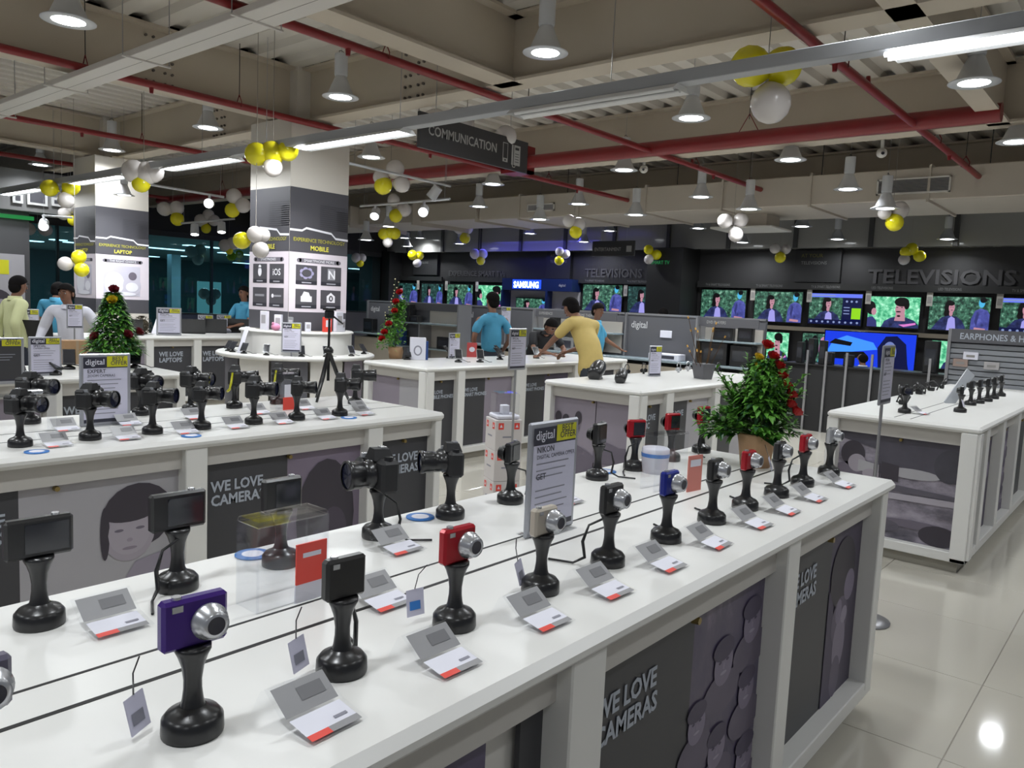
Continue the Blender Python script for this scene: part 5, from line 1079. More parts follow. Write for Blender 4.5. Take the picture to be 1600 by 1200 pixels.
t = thing('toy', 'pink round toy on the upper ring at the left', 'toy', on_ring(R(212), .55)); MB().sphere((0, 0, .04), (.05, .05, .04), mat('pink', (.65, .25, .40), .5), 14, 8).sphere((.035, 0, .075), .016, MC['pink'], 8, 6).sphere((-.035, 0, .075), .016, MC['pink'], 8, 6).build('body', t)
# headphone counter goods
def speaker_pod(p, rot, label, s_=1):
    t = thing('portable_speaker', label, 'speaker', p, rot); t.scale = (s_,) * 3
    m = MB(); m.M = Matrix.Translation((0, 0, .07)) @ Matrix.Rotation(R(70), 4, 'Y'); m.lathe([(0, -.105), (.035, -.11), (.052, -.10), (.060, -.07), (.062, 0), (.058, .07), (.050, .10), (.034, .108), (0, .10)], BLACK, 22); m.build('body', t)
    m = MB(); m.box(-.05, .05, -.04, .04, 0, .015, BLACK, .004); m.build('foot', t)
speaker_pod((5.932, 3.968, 0.965), R(20), 'large black oval speaker lying on the headphone counter, left', 1.15); speaker_pod((5.846, 3.654, 0.965), R(25), 'smaller black round speaker with glossy top, headphone counter', .85)
for i, p in enumerate([(6.591, 4.275, 0.965), (6.915, 4.215, 0.965), (7.495, 3.979, 0.965), (7.783, 4.018, 0.965), (8.347, 3.794, 0.965), (7.177, 4.258, 0.965)]):
    p = inside(p, 5.5, 8.05, 3.28, 4.06)
    t = thing('small_headset', 'small dark headset on a peg, headphone counter, ' + ('between the two speakers', 'right of the small speaker', 'silver one left of the stick pot', 'silver one nearest the stick pot', 'right of the stick pot, greenish', 'left of the counter sign')[i], 'headset', p, 0, 'small headsets on the headphone counter')
    mm = SILVER if i in (2, 3) else BLACK
    MB().cyl((0, 0, 0), (0, 0, .05), .012, .012, mm, 8).build('peg', t)
    MB().tube([(-.035, 0, .04), (-.038, 0, .08), (-.02, 0, .105), (.02, 0, .105), (.038, 0, .08), (.035, 0, .04)], .005, mm, 6).build('headband', t)
    for s_ in (-1, 1): MB().cyl((s_ * .030, 0, .035), (s_ * .044, 0, .035), .022, .018, mm, 10).build('ear_cup', t)
m = MB(); m.box(0, .5, 0, .36, 0, .02, PAPER, .003)
t = thing('stick_pot', 'grey square pot holding gold tipped sticks on the headphone counter', 'pot', (7.039, 3.470, 0.965), R(-20))
m = MB(); q = .06
m.add([(-q, -q, 0), (q, -q, 0), (q, q, 0), (-q, q, 0), (-q * 1.35, -q * 1.35, .15), (q * 1.35, -q * 1.35, .15), (q * 1.35, q * 1.35, .15), (-q * 1.35, q * 1.35, .15)], prism_faces(4), mat('pot_grey', (.10, .10, .11), .4)); m.build('pot', t)
STK = mat('stick_gold', (.10, .05, .015), .35, metal=.6); TIP = mat('stick_tip', (.75, .42, .10), .3, metal=.7)
for k in range(13):
    a = rnd.uniform(0, 6.28); r_ = rnd.uniform(.06, .22); h = rnd.uniform(.22, .48) if k % 3 else rnd.uniform(.14, .2)
    m = MB(); m.cyl((r_ * .15 * math.cos(a), r_ * .15 * math.sin(a), .05), (r_ * math.cos(a), r_ * math.sin(a), .12 + h), .003, .003, STK, 6); m.cyl((r_ * math.cos(a), r_ * math.sin(a), .115 + h), (r_ * 1.05 * math.cos(a), r_ * 1.05 * math.sin(a), .135 + h), .008, .008, TIP, 8); m.build('stick', t)
# right counter goods
gS4 = 'stands on the right counter'
for i, (p, hd, sc_) in enumerate((((6.019, 1.406, 0.965), 200, 1.0), ((6.502, 1.146, 0.965), 100, 1.0), ((7.172, 1.197, 0.965), 90, 1.0), ((7.431, 1.181, 0.965), 90, 1.0), ((7.705, 1.165, 0.965), 90, 1), ((8.048, 1.170, 0.965), 90, 1), ((8.426, 1.171, 0.965), 90, 1))):
    wh = ('nearest left one', 'first of the right row', 'second of the right row', 'third of the right row', 'fourth of the right row', 'fifth of the right row', 'farthest of the right row')[i]
    stand(p[0], p[1], 'black camera stand on the right counter, ' + wh, gS4, 0)
    if i == 0: dslr('black camera on the right counter, left corner', p[0], p[1], 200, .7, group='cameras on the right counter')
    else: compact('dark compact camera on the right counter, ' + wh, p[0], p[1], hd, BLACK, BLACK, group='cameras on the right counter')
for i, p in enumerate([(7.240, 1.768, 0.965), (7.845, 1.811, 0.965), (7.743, 1.702, 0.965), (8.278, 1.756, 0.965), (6.617, 1.565, 0.965), (8.722, 1.772, 0.965), (9.814, 1.634, 0.965)]):
    p = inside(p, 5.72, 9.4, .96, 1.72)
    t = thing('small_headset', 'small black gadget heap on the right counter, ' + ('leftmost', 'second', 'third', 'fourth', 'front one', 'near the sloping panel', 'beyond the sloping panel')[i], 'headset', p, i * .7, 'small black gadgets on the right counter')
    MB().tube([(-.05, 0, .01), (-.06, .02, .06), (0, .03, .10), (.05, 0, .07), (.03, -.03, .02), (-.03, -.03, .012)], .007, BLACK, 6).build('loop', t); MB().box(-.03, .03, -.02, .02, 0, .04, BLACK, .008).sphere((.03, .02, .06), .022, BLACK, 8, 6).build('body', t)
t = thing('sloping_panel', 'pale grey sloping panel on the right counter', 'display panel', (7.119, 1.361, 0.965), R(-50)); m = MB(); m.M = Matrix.Rotation(R(38), 4, 'Y') @ Matrix.Rotation(R(-15), 4, 'X'); m.box(-.02, .07, 0, .01, 0, .36, mat('panel_pale', (.42, .44, .47), .35), .003); m.build('panel', t)
tag(*(6.239, 1.075, 1.030), .4, 'white tag beside the first stand of the right row', group='tags on the right counter'); card(*(6.054, 1.310, 0.965)[:2], 'white price card at the left corner of the right counter', 'price cards on the right counter', R(-10))

# grey gondolas behind the phone counter
GDS = mat('gondola_grey', (.095, .095, .105), .45); SHELF = mat('shelf_glass', (.24, .30, .33), .25); TROL = mat('gondola_base', (.42, .37, .30), .5)
def gondola(y0, y1, label, kind, x=10.5, logo=True):
    t = thing('gondola', label, 'display stand', (x, y1, 0), 0); Wd = y1 - y0
    M0 = MW
    m = MB(); m.M = M0; m.box(0, Wd, .30, .36, 0, 1.54, GDS); m.box(0, Wd, .29, .37, 1.53, 1.56, ALU); m.build('back_panel', t)
    m = MB(); m.M = M0; m.box(0, .03, .0, .36, 0, 1.55, ALU) if kind != 'plain' else m.box(0, .03, .26, .36, 0, 1.55, ALU); m.build('side_post', t)
    m = MB(); m.M = M0; m.box(.0, Wd, -.05, .30, 0, .78, TROL); m.build('base', t)
    m = MB(); m.M = M0; m.box(.0, Wd, -.08, .30, .84, .87, SHELF, .002); m.build('shelf', t)
    if kind == 'shelves':
        m = MB(); m.M = M0; m.box(.03, Wd, .0, .30, 1.20, 1.225, SHELF, .002); m.build('shelf', t)
        m = MB(); m.M = M0; m.box(.03, Wd, .05, .08, 1.42, 1.54, NAVY if not logo else GDS); m.build('header', t)
        m = MB(); m.M = M0; m.box(.03, Wd - .02, .27, .295, .9, 1.40, mat('back_pale', (.40, .37, .33), .5)); m.build('inner_panel', t)
    if logo and kind == 'plain':
        m = MB(); m.M = M0; m.text('digital', .15, .10, 1.33, mat('logo_white', (.55, .55, .56), .4), -.296, .01, sx=.85); m.build('lettering', t)
        m = MB(); m.M = M0; m.box(Wd * .5, Wd * .5 + .2, .285, .30, 1.20, 1.31, PAPER, .003); m.build('socket_plate', t)
    return t
G1 = gondola(10.5, 13.6, 'grey gondola panel with black cabinets left of the flower basket', 'plain', x=10.9)
G2 = gondola(8.45, 10.45, 'grey gondola panel with white lettering behind the man in blue', 'plain')
G3 = gondola(6.75, 8.40, 'shelving gondola with home theatre sets behind the leaning boy', 'shelves')
m = MB(); m.M = MW; m.text('HOME THEATRE', .065, .9, 1.46, LG, -.048, 0, sx=.8); m.text('EXPERIENCE', .065, .1, 1.46, LG, -.048, 0, sx=.8); m.build('lettering', G3)
G4 = gondola(5.45, 6.72, 'grey gondola panel with white lettering right of the yellow shirt', 'plain')
G5 = gondola(4.42, 5.35, 'dark shelving gondola behind the gold tipped sticks', 'shelves')
m = MB(); m.M = MW; m.text('DVD PLAYERS', .06, .15, 1.46, LG, -.048, 0, sx=.8); m.build('lettering', G5)
def gadget(p, w_, d, h, label, m_=BLACK, rot=0, cat='audio set', grp='audio sets on the gondola shelves', name='audio_set'):
    t = thing(name, label, cat, p, rot, grp); MB().box(-w_ / 2, w_ / 2, -d / 2, d / 2, 0, h, m_, min(.008, h / 5)).build('body', t)
    m = MB(); m.M = Matrix.Rotation(R(-90), 4, 'Z'); m.rect(-d * .38, d * .38, h * .25, h * .75, INK if m_ is not BLACK else SCREEN, w_ / 2 + .001); m.build('front', t)
    return t
for i, (y, z, w_, d, h, mm, lb) in enumerate(((12.2, .87, .2, .85, .42, BLACK, 'wide black cabinet on the left gondola'), (11.1, .87, .2, .55, .36, BLACK, 'black box set right of the wide cabinet, left gondola'), (13.2, .87, .15, .3, .3, BLACK, 'black speaker at the left gondola end'),
    (8.0, 1.225, .12, .16, .20, BLACK, 'left black speaker on the top theatre shelf'), (7.3, 1.225, .12, .14, .19, BLACK, 'right black speaker on the top theatre shelf'), (7.62, 1.225, .12, .30, .10, BLACK, 'low black unit on the top theatre shelf'),
    (7.75, .87, .15, .4, .24, SILVER, 'silver unit on the lower theatre shelf'), (7.2, .87, .15, .3, .3, BLACK, 'black unit on the lower theatre shelf'), (5.85, .87, .25, .50, .10, PAPER, 'white and black player under the pointing hand'),
    (4.95, 1.225, .1, .30, .18, BLACK, 'small black frame on the dark gondola'), (4.62, 1.225, .1, .22, .20, BLACK, 'second black frame on the dark gondola'), (5.05, .87, .2, .4, .32, BLACK, 'black audio set below the frames, dark gondola'), (4.64, .87, .2, .32, .30, BLACK, 'rightmost black audio set on the dark gondola'))):
    gadget((10.62 if y < 10.5 else 10.95, y, z), w_, d, h, lb, mm)
# low glass shelving between flower basket and the man in blue
t = thing('glass_shelving', 'small shelving with pale back and glass shelf behind the flowers', 'shelving', (9.9, 10.6, 0))
m = MB(); m.M = MW; m.box(0, 1.0, .3, .34, .5, 1.50, mat('back_pale', 0)); m.box(-.9, 1.0, .28, .30, 1.42, 1.55, GDS); m.box(-.9, 0, .3, .34, .0, 1.5, GDS); m.build('back_panel', t)
for z in (.72, 1.17): m = MB(); m.M = MW; m.box(-.9, 1.0, 0, .3, z, z + .025, SHELF); m.build('shelf', t)
m = MB(); m.M = MW; m.box(.99, 1.02, 0, .34, 0, 1.55, ALU).box(.02, .05, 0, .3, 0, 1.2, ALU); m.build('post', t)
gadget((10.05, 11.15, 1.195), .15, .45, .33, 'black screen on the glass shelving above the flowers'); gadget((10.05, 10.8, 1.195), .15, .2, .12, 'small black box on the glass shelving', BLACK); gadget((10.05, 11.25, .745), .15, .25, .30, 'dark blue box on the lower glass shelf', MC['box_blue']); gadget((10.05, 10.0, .745), .15, .35, .22, 'black round set on the lower glass shelf')
# black tower speakers stand with silver posts
t = thing('tower_speaker_stand', 'long low black stand with silver upright posts left of the right counter', 'display stand', (11.3, 4.3, 0))
m = MB(); m.M = MW; m.box(.0, 2.6, 0, .4, .0, .93, BLACKM); m.box(.0, 2.6, -.03, .42, .93, .955, BLACK, .004); m.build('cabinet', t)
for s_ in (.32, .58, .86, 1.19, 1.9): m = MB(); m.M = MW; m.box(s_, s_ + .03, -.035, -.01, 0, 1.15, ALU); m.build('post', t)
for i, (s_, h, w_) in enumerate(((.34, .36, .09), (.50, .34, .09), (.86, .16, .12), (.18, .30, .09), (.60, .18, .10))):
    gadget((11.42, 4.3 - s_, .955), .12, w_, h, 'black tower speaker on the low black stand, ' + ('tallest', 'second tall one', 'in front of the blue television', 'leftmost near the roses', 'before the seated man')[i], BLACK, 0, 'speaker', 'tower speakers on the black stand', 'tower_speaker')
gadget((11.5, 2.42, .955), .15, .17, .42, 'black upright speaker right of the blue television', BLACK, 0, 'speaker', 'tower speakers on the black stand', 'tower_speaker')
# earphones stand
t = thing('slatwall_stand', 'grey slatted stand with header reading EARPHONES and HEADPHONES', 'display stand', (9.5, 1.86, 0))
SL = mat('slat_grey', (.24, .25, .27), .45)
m = MB(); m.M = MW; m.box(0, 2.6, .06, .10, 0, 1.42, mat('slat_back', (.12, .12, .13), .5)); m.box(0, .03, .0, .12, 0, 1.56, ALU); m.build('back_panel', t)
for k in range(12): m = MB(); m.M = MW; m.box(.03, 2.6, .03, .06, .72 + k * .058, .768 + k * .058, SL, .003); m.build('slat', t)
m = MB(); m.M = MW; m.box(.03, 2.6, .0, .10, 1.42, 1.56, GDS); m.build('header', t)
m = MB(); m.M = MW; m.text('EARPHONES & HEADPHONES', .092, .11, 1.455, LETTER, .001, .015, sx=.86); m.build('lettering', t)
for i, (s_, z, mm, lb) in enumerate(((.15, 1.24, PAPER, 'white boxed pack on the slatted stand, upper left'), (.35, 1.15, mat('pack_pale', (.40, .38, .38), .5), 'pale hanging pack, second on the slatted stand'), (.80, 1.12, mat('pack_pink', (.45, .27, .27), .5), 'pinkish pack on the slatted stand'), (.82, 1.02, MC['pack_pale'], 'pale pack under the pinkish pack'), (.06, 1.16, mat('pack_brown', (.30, .22, .19), .5), 'brownish pack at the left edge of the slatted stand'), (1.1, 1.14, MC['pack_pink'], 'small reddish pack at the right of the slatted stand'))):
    t = thing('hanging_pack', lb, 'package', (9.50, 1.86 - s_ - .08, z), 0, 'packs hanging on the slatted stand')
    m = MB(); m.M = MW; m.box(-.07, .07, 0, .03, 0, .08, mm, .003); m.build('pack', t)
    m = MB(); m.M = MW; m.rect(-.04, .04, .025, .05, MC['card_text'], .001); m.build('print', t)

# ================================================================ plants
def leafmesh(mb, p, d, L, W, m, droop=.3):
    d = Vector(d).normalized(); s_ = d.cross(Vector((0, 0, 1)));
    if s_.length < .1: s_ = Vector((1, 0, 0))
    s_.normalize(); n = s_.cross(d)
    P = Vector(p); a = P + d * L * .45 - n * .0; tip = P + d * L - Vector((0, 0, L * droop))
    mb.add([tuple(P), tuple(a + s_ * W * .5 + n * W * .1), tuple(a), tuple(a - s_ * W * .5 + n * W * .1), tuple(tip)], [(0, 1, 2), (0, 2, 3), (1, 4, 2), (2, 4, 3)], m)
def rose(t, p, d, m, s_=1.0):
    mb = MB(); mb.M = Matrix.Translation(p) @ Vector((0, 0, 1)).rotation_difference(Vector(d)).to_matrix().to_4x4() @ Matrix.Scale(s_, 4)
    for k, (r, h) in enumerate(((.012, .034), (.020, .034), (.027, .030), (.032, .022))):
        n = 5
        for i in range(n):
            a = 2 * math.pi * i / n + k * .6; a2 = a + 1.5
            mb.add([(r * .3 * math.cos(a), r * .3 * math.sin(a), 0), (r * .3 * math.cos(a2), r * .3 * math.sin(a2), 0), (r * math.cos(a2), r * math.sin(a2), h), (r * 1.1 * math.cos((a + a2) / 2), r * 1.1 * math.sin((a + a2) / 2), h + .004), (r * math.cos(a), r * math.sin(a), h)], [(0, 1, 2, 3, 4)], m)
    mb.build('rose', t)
t = thing('flower_arrangement', 'tall green arrangement with red and yellow roses in a brown wrapped basket', 'plant', (3.20, 1.31, ZT))
m = MB(); m.lathe([(0, 0), (.062, 0), (.068, .05), (.075, .10), (.082, .135), (.076, .14), (0, .13)], KRAFT, 18); m.build('basket', t)
# the bunch leans along this way
cr = Vector((.36, -.93, 0)).normalized()
m = MB(); m2 = MB(); r2 = random.Random(3)
for k in range(110):
    a = r2.uniform(0, 6.28); e = r2.uniform(.1, 1.45); Lb = r2.uniform(.12, .23) if e < .9 else r2.uniform(.20, .36)
    b0 = Vector((0, 0, .13)); d = Vector((math.cos(a) * math.cos(e), math.sin(a) * math.cos(e), math.sin(e)))
    tip = b0 + d * Lb + Vector((0, 0, -.02)) - cr * (.05 if e < .9 else 0)
    m2.tube([tuple(b0), tuple(b0 + d * Lb * .5), tuple(tip)], .0022, STEM, 4)
    for j in range(30):
        f = r2.uniform(.35, 1.05); q = b0.lerp(tip, f)
        dd = (d + Vector((r2.uniform(-1, 1), r2.uniform(-1, 1), r2.uniform(-.6, .7))) * .9)
        leafmesh(m, tuple(q), dd, r2.uniform(.028, .052), r2.uniform(.014, .026), LEAF if r2.random() < .8 else LEAFD)
for k in range(900):
    f = r2.uniform(0, 1); a = r2.uniform(0, 6.28); rr = (.085 * (1 - f) + .03) * r2.uniform(.3, 1)
    leafmesh(m, (rr * math.cos(a) - .03, rr * math.sin(a) - .02, .22 + .24 * f), (math.cos(a), math.sin(a), r2.uniform(-.5, .6)), r2.uniform(.03, .055), r2.uniform(.015, .028), LEAF if r2.random() < .8 else LEAFD)
m.build('foliage', t, kind='stuff'); m2.build('stems', t, kind='stuff')
def bigleaf(q, d, L, W):
    mb = MB(); d = Vector(d).normalized(); s_ = d.cross(Vector((0, 0, 1))).normalized(); n = s_.cross(d); P = Vector(q)
    row = [(0, .05), (.2, .8), (.45, 1), (.75, .7), (1, .04)]; vs = []
    for f, w_ in row:
        c = P + d * L * f - Vector((0, 0, L * f * f * .35))
        vs += [tuple(c - s_ * W * w_ / 2 + n * W * .12 * w_), tuple(c), tuple(c + s_ * W * w_ / 2 + n * W * .12 * w_)]
    F = []
    for i in range(len(row) - 1):
        for k in (0, 1): F.append((i * 3 + k, i * 3 + k + 1, i * 3 + k + 4, i * 3 + k + 3))
    mb.add(vs, F, LEAFD, True); mb.build('large_leaf', t)
for q, d, L, W in (((0, -.03, .14), (-.55, -.6, .0), .10, .10), ((.02, -.05, .20), (.3, -.8, .55), .17, .07), ((.03, -.06, .27), (.2, -.7, .9), .16, .06), ((-.03, -.02, .28), (-.3, -.5, 1.1), .15, .05), ((.03, -.07, .16), (.5, -.9, .2), .12, .06), ((0, .02, .3), (-.5, .3, 1), .14, .05)): bigleaf(q, d, L, W)
zz = .40
for i, (s_, z, mm) in enumerate(((.0, .505, ROSE), (.025, .46, ROSE), (-.03, .455, YBAL), (-.03, .42, YBAL), (.05, .425, ROSE), (.065, .385, ROSE), (.085, .345, ROSE), (.105, .31, ROSE), (.105, .27, ROSE), (.13, .24, ROSE), (.03, .37, YBAL))):
    q = Vector((0, 0, z)) + cr * s_ + Vector((-.05, -.03, 0))
    MB().tube([(0, 0, .13), tuple(q * .5 + Vector((0, 0, .05))), tuple(q)], .003, STEM, 5).build('stem', t)
    rose(t, q, (.1 * i - .5 + cr.x * .6, -.5, .9), mm if mm is ROSE else mat('rose_yellow', (.62, .45, .02), .5), .85 if mm is ROSE else .7)
# flowers by the round counter
t = thing('flower_arrangement', 'slender bunch of red roses in a small basket at the phone counter corner', 'plant', (*(5.678, 6.411, 0.965)[:2], ZT))
m = MB(); m.lathe([(0, 0), (.07, 0), (.085, .12), (.08, .125), (0, .12)], KRAFT, 16); m.build('basket', t)
m = MB()
for k in range(700):
    f = r2.uniform(0, 1); c = Vector((-.06 + .10 * f, .06 - .10 * f, .12 + .5 * f)); w_ = .10 * (1 - f) + .03
    leafmesh(m, tuple(c + Vector((r2.uniform(-w_, w_), r2.uniform(-w_, w_), r2.uniform(-.04, .04)))), (r2.uniform(-1, 1), r2.uniform(-1, 1), r2.uniform(-.2, 1)), .06, .028, LEAF)
m.build('foliage', t, kind='stuff')
for k, (a, z) in enumerate(((-.10, .27), (-.06, .36), (-.01, .50), (.0, .60), (.03, .70), (-.12, .20))): rose(t, Vector((a * .8 - .06, -a * .8 - .05, z)), (-.6, -.5, .6), ROSE, 1.15)
m = MB()
for k in range(16):
    h = .35 + .03 * k; x = -.10 + .006 * k + r2.uniform(-.03, .03); m.sphere((x * .8, -x * .8, h + .05), .008, mat('bud_cream', (.55, .50, .30), .5), 6, 4); m.tube([(0, 0, .12), (x * .8, -x * .8, h + .05)], .0018, STEM, 4)
m.build('bud_sprays', t, kind='stuff')
# little fir like arrangement, left
t = thing('fir_arrangement', 'small fir shaped green arrangement with dark roses, left side', 'plant', (*(2.686, 6.323, 0.965)[:2], ZT))
m = MB(); m.lathe([(0, 0), (.08, 0), (.09, .12), (0, .12)], KRAFT, 14); m.build('basket', t)
m = MB()
for k in range(1700):
    f = r2.uniform(0, 1) ** 1.3; a = r2.uniform(0, 6.28); rr = (.19 * (1 - f) + .015) * r2.uniform(.5, 1)
    leafmesh(m, (rr * math.cos(a), rr * math.sin(a), .12 + .46 * f), (math.cos(a), math.sin(a), r2.uniform(-.3, .9)), .07, .034, LEAF if k % 3 else LEAFD)
m.build('foliage', t, kind='stuff')
for k, (a, r_, z) in enumerate(((R(-110), .03, .60), (R(-80), .16, .26), (R(-40), .17, .28), (R(200), .16, .24), (R(-120), .06, .52))): rose(t, Vector((r_ * math.cos(a), r_ * math.sin(a), z)), (math.cos(a), math.sin(a), .8), mat('rose_dark', (.16, .01, .02), .5) if k != 4 else MC['rose_yellow'], 1.2)
t = thing('gift_frame', 'pale blue upright box with a dark window below the fir arrangement', 'box', (*(2.611, 6.237, 0.965)[:2], ZT), 0)
MB().box(-.07, .07, -.02, .02, 0, .12, mat('pale_blue', (.50, .60, .66), .4), .006).build('case', t); m = MB(); m.rect(-.035, .035, .015, .09, INK, .0205); m.build('window_print', t)
t = thing('carton', 'brown cardboard carton beside the fir arrangement', 'box', (*(2.575, 6.785, 0.965)[:2], ZT), R(-5)); MB().box(-.10, .10, -.07, .07, 0, .19, KRAFT, .003).build('carton', t); m = MB(); m.rect(-.01, .01, 0, .19, mat('tape', (.4, .3, .2), .3), .071); m.build('tape', t)
t = thing('wreath_bowl', 'dark dried wreath ball on the laptop counter below the farther column', 'ornament', (*(5.004, 10.886, 0.965)[:2], ZT))
m = MB()
for k in range(260):
    a = r2.uniform(0, 6.28); b_ = r2.uniform(-1.2, 1.5); leafmesh(m, (.10 * math.cos(a) * math.cos(b_), .10 * math.sin(a) * math.cos(b_), .12 + .11 * math.sin(b_)), (math.cos(a), math.sin(a), b_), .05, .02, mat('dry_brown', (.05, .04, .02), .6))
m.build('dry_leaves', t, kind='stuff'); MB().sphere((0, 0, .12), .09, MC['dry_brown'], 14, 10).build('ball', t)
# laptops row behind, dark equipment
for i, (p, lb) in enumerate((((5.845, 11.059, 0.965), 'open laptop left of the middle small sign'), ((6.291, 11.239, 0.965), 'open laptop between the small signs'), ((6.784, 11.434, 0.965), 'open laptop near the man by the column'), ((3.413, 9.984, 0.965), 'open laptop behind the man in the cream shirt'), ((4.789, 10.736, 0.965), 'open laptop below the farther column'))):
    t = thing('laptop', lb, 'laptop', p, R(150), 'laptops on the laptop counter')
    MB().box(-.16, .16, -.11, .11, 0, .02, BLACK, .004).build('keyboard_deck', t)
    m = MB(); m.M = Matrix.Translation((0, .11, .015)) @ Matrix.Rotation(R(-15), 4, 'X'); m.box(-.16, .16, 0, .008, 0, .21, BLACK, .003); l_ = m.build('lid', t)
for i, (x, y, z, w_, h, mm, lb) in enumerate(((9.3, 13.6, 0, 1.6, 1.2, BLACKM, 'dark cabinet behind the round counter, left'), (7.6, 14.2, 0, 1.4, 1.15, mat('navy_cloth', (.02, .03, .07), .5), 'navy low cabinet before the glass wall'), (12.3, 15.5, 0, 2.2, 1.25, GDS, 'grey low cabinet before the glass, right of the column'))):
    t = thing('low_cabinet', lb, 'cabinet', (x, y, z), R(-30)); MB().box(-w_ / 2, w_ / 2, -.2, .2, 0, h, mm, .006).build('body', t); MB().box(-w_ / 2 - .01, w_ / 2 + .01, -.21, .21, h, h + .02, BLACK, .004).build('top', t)

# ================================================================ people
def realize(o, name, parent, mats, mfun=None, loc=(0, 0, 0)):
    dg = bpy.context.evaluated_depsgraph_get(); dg.update()
    me = bpy.data.meshes.new_from_object(o.evaluated_get(dg)); me.name = name
    me.materials.clear()
    for m in mats: me.materials.append(m)
    for p in me.polygons:
        p.use_smooth = True
        p.material_index = mfun(p.center) if mfun else 0
    bpy.data.objects.remove(o)
    n = bpy.data.objects.new(name, me); col.objects.link(n); n.parent = parent; n.location = loc
    return n
def skin(name, parent, chains, mats, mfun=None, sub=2):
    """chains: lists of (x, y, z, r [, r2]); a chain that starts at a point already used joins there. The first point is the root."""
    import bmesh
    bm = bmesh.new(); lay = bm.verts.layers.skin.verify(); seen = {}
    root = True
    for ch in chains:
        prev = None
        for c in ch:
            k = tuple(round(q, 4) for q in c[:3])
            if k not in seen:
                v = bm.verts.new(c[:3]); v[lay].radius = (c[3], c[4] if len(c) > 4 else c[3]); v[lay].use_root = root; root = False; seen[k] = v
            v = seen[k]
            if prev is not None and bm.edges.get((prev, v)) is None: bm.edges.new((prev, v))
            prev = v
    me = bpy.data.meshes.new('s'); bm.to_mesh(me); bm.free()
    o = bpy.data.objects.new('s', me); col.objects.link(o)
    md = o.modifiers.new('sk', 'SKIN'); md.use_smooth_shade = True; md.branch_smoothing = .6
    if sub: s_ = o.modifiers.new('su', 'SUBSURF'); s_.levels = sub; s_.render_levels = sub
    return realize(o, name, parent, mats, mfun)
def hand(w_, fwd, side, curl, s_=1.0):
    """chains of palm and five fingers from wrist w_; fwd along the hand, side towards the thumb"""
    w_ = Vector(w_); f = Vector(fwd).normalized(); sd = Vector(side).normalized(); n = f.cross(sd)
    palm = w_ + f * .055 * s_
    ch = []
    pts = [(tuple(w_) + (.024, .020)), (tuple(palm) + (.034, .016))]
    ch.append(pts)
    for k, (off, L) in enumerate(((.026, .066), (.009, .074), (-.009, .070), (-.026, .055))):
        b = palm + f * .030 + sd * off; d1 = (f - n * curl * .6).normalized(); d2 = (f - n * curl * 1.6).normalized()
        ch.append([pts[1], tuple(b) + (.0095,), tuple(b + d1 * L * .5) + (.0085,), tuple(b + d1 * L * .5 + d2 * L * .5) + (.007,)])
    b = w_ + f * .022 + sd * .026
    ch.append([pts[0], tuple(b) + (.011,), tuple(b + (f * .7 + sd * .7) * .035) + (.0095,), tuple(b + (f * .7 + sd * .7) * .035 + f * .028) + (.008,)])
    return ch
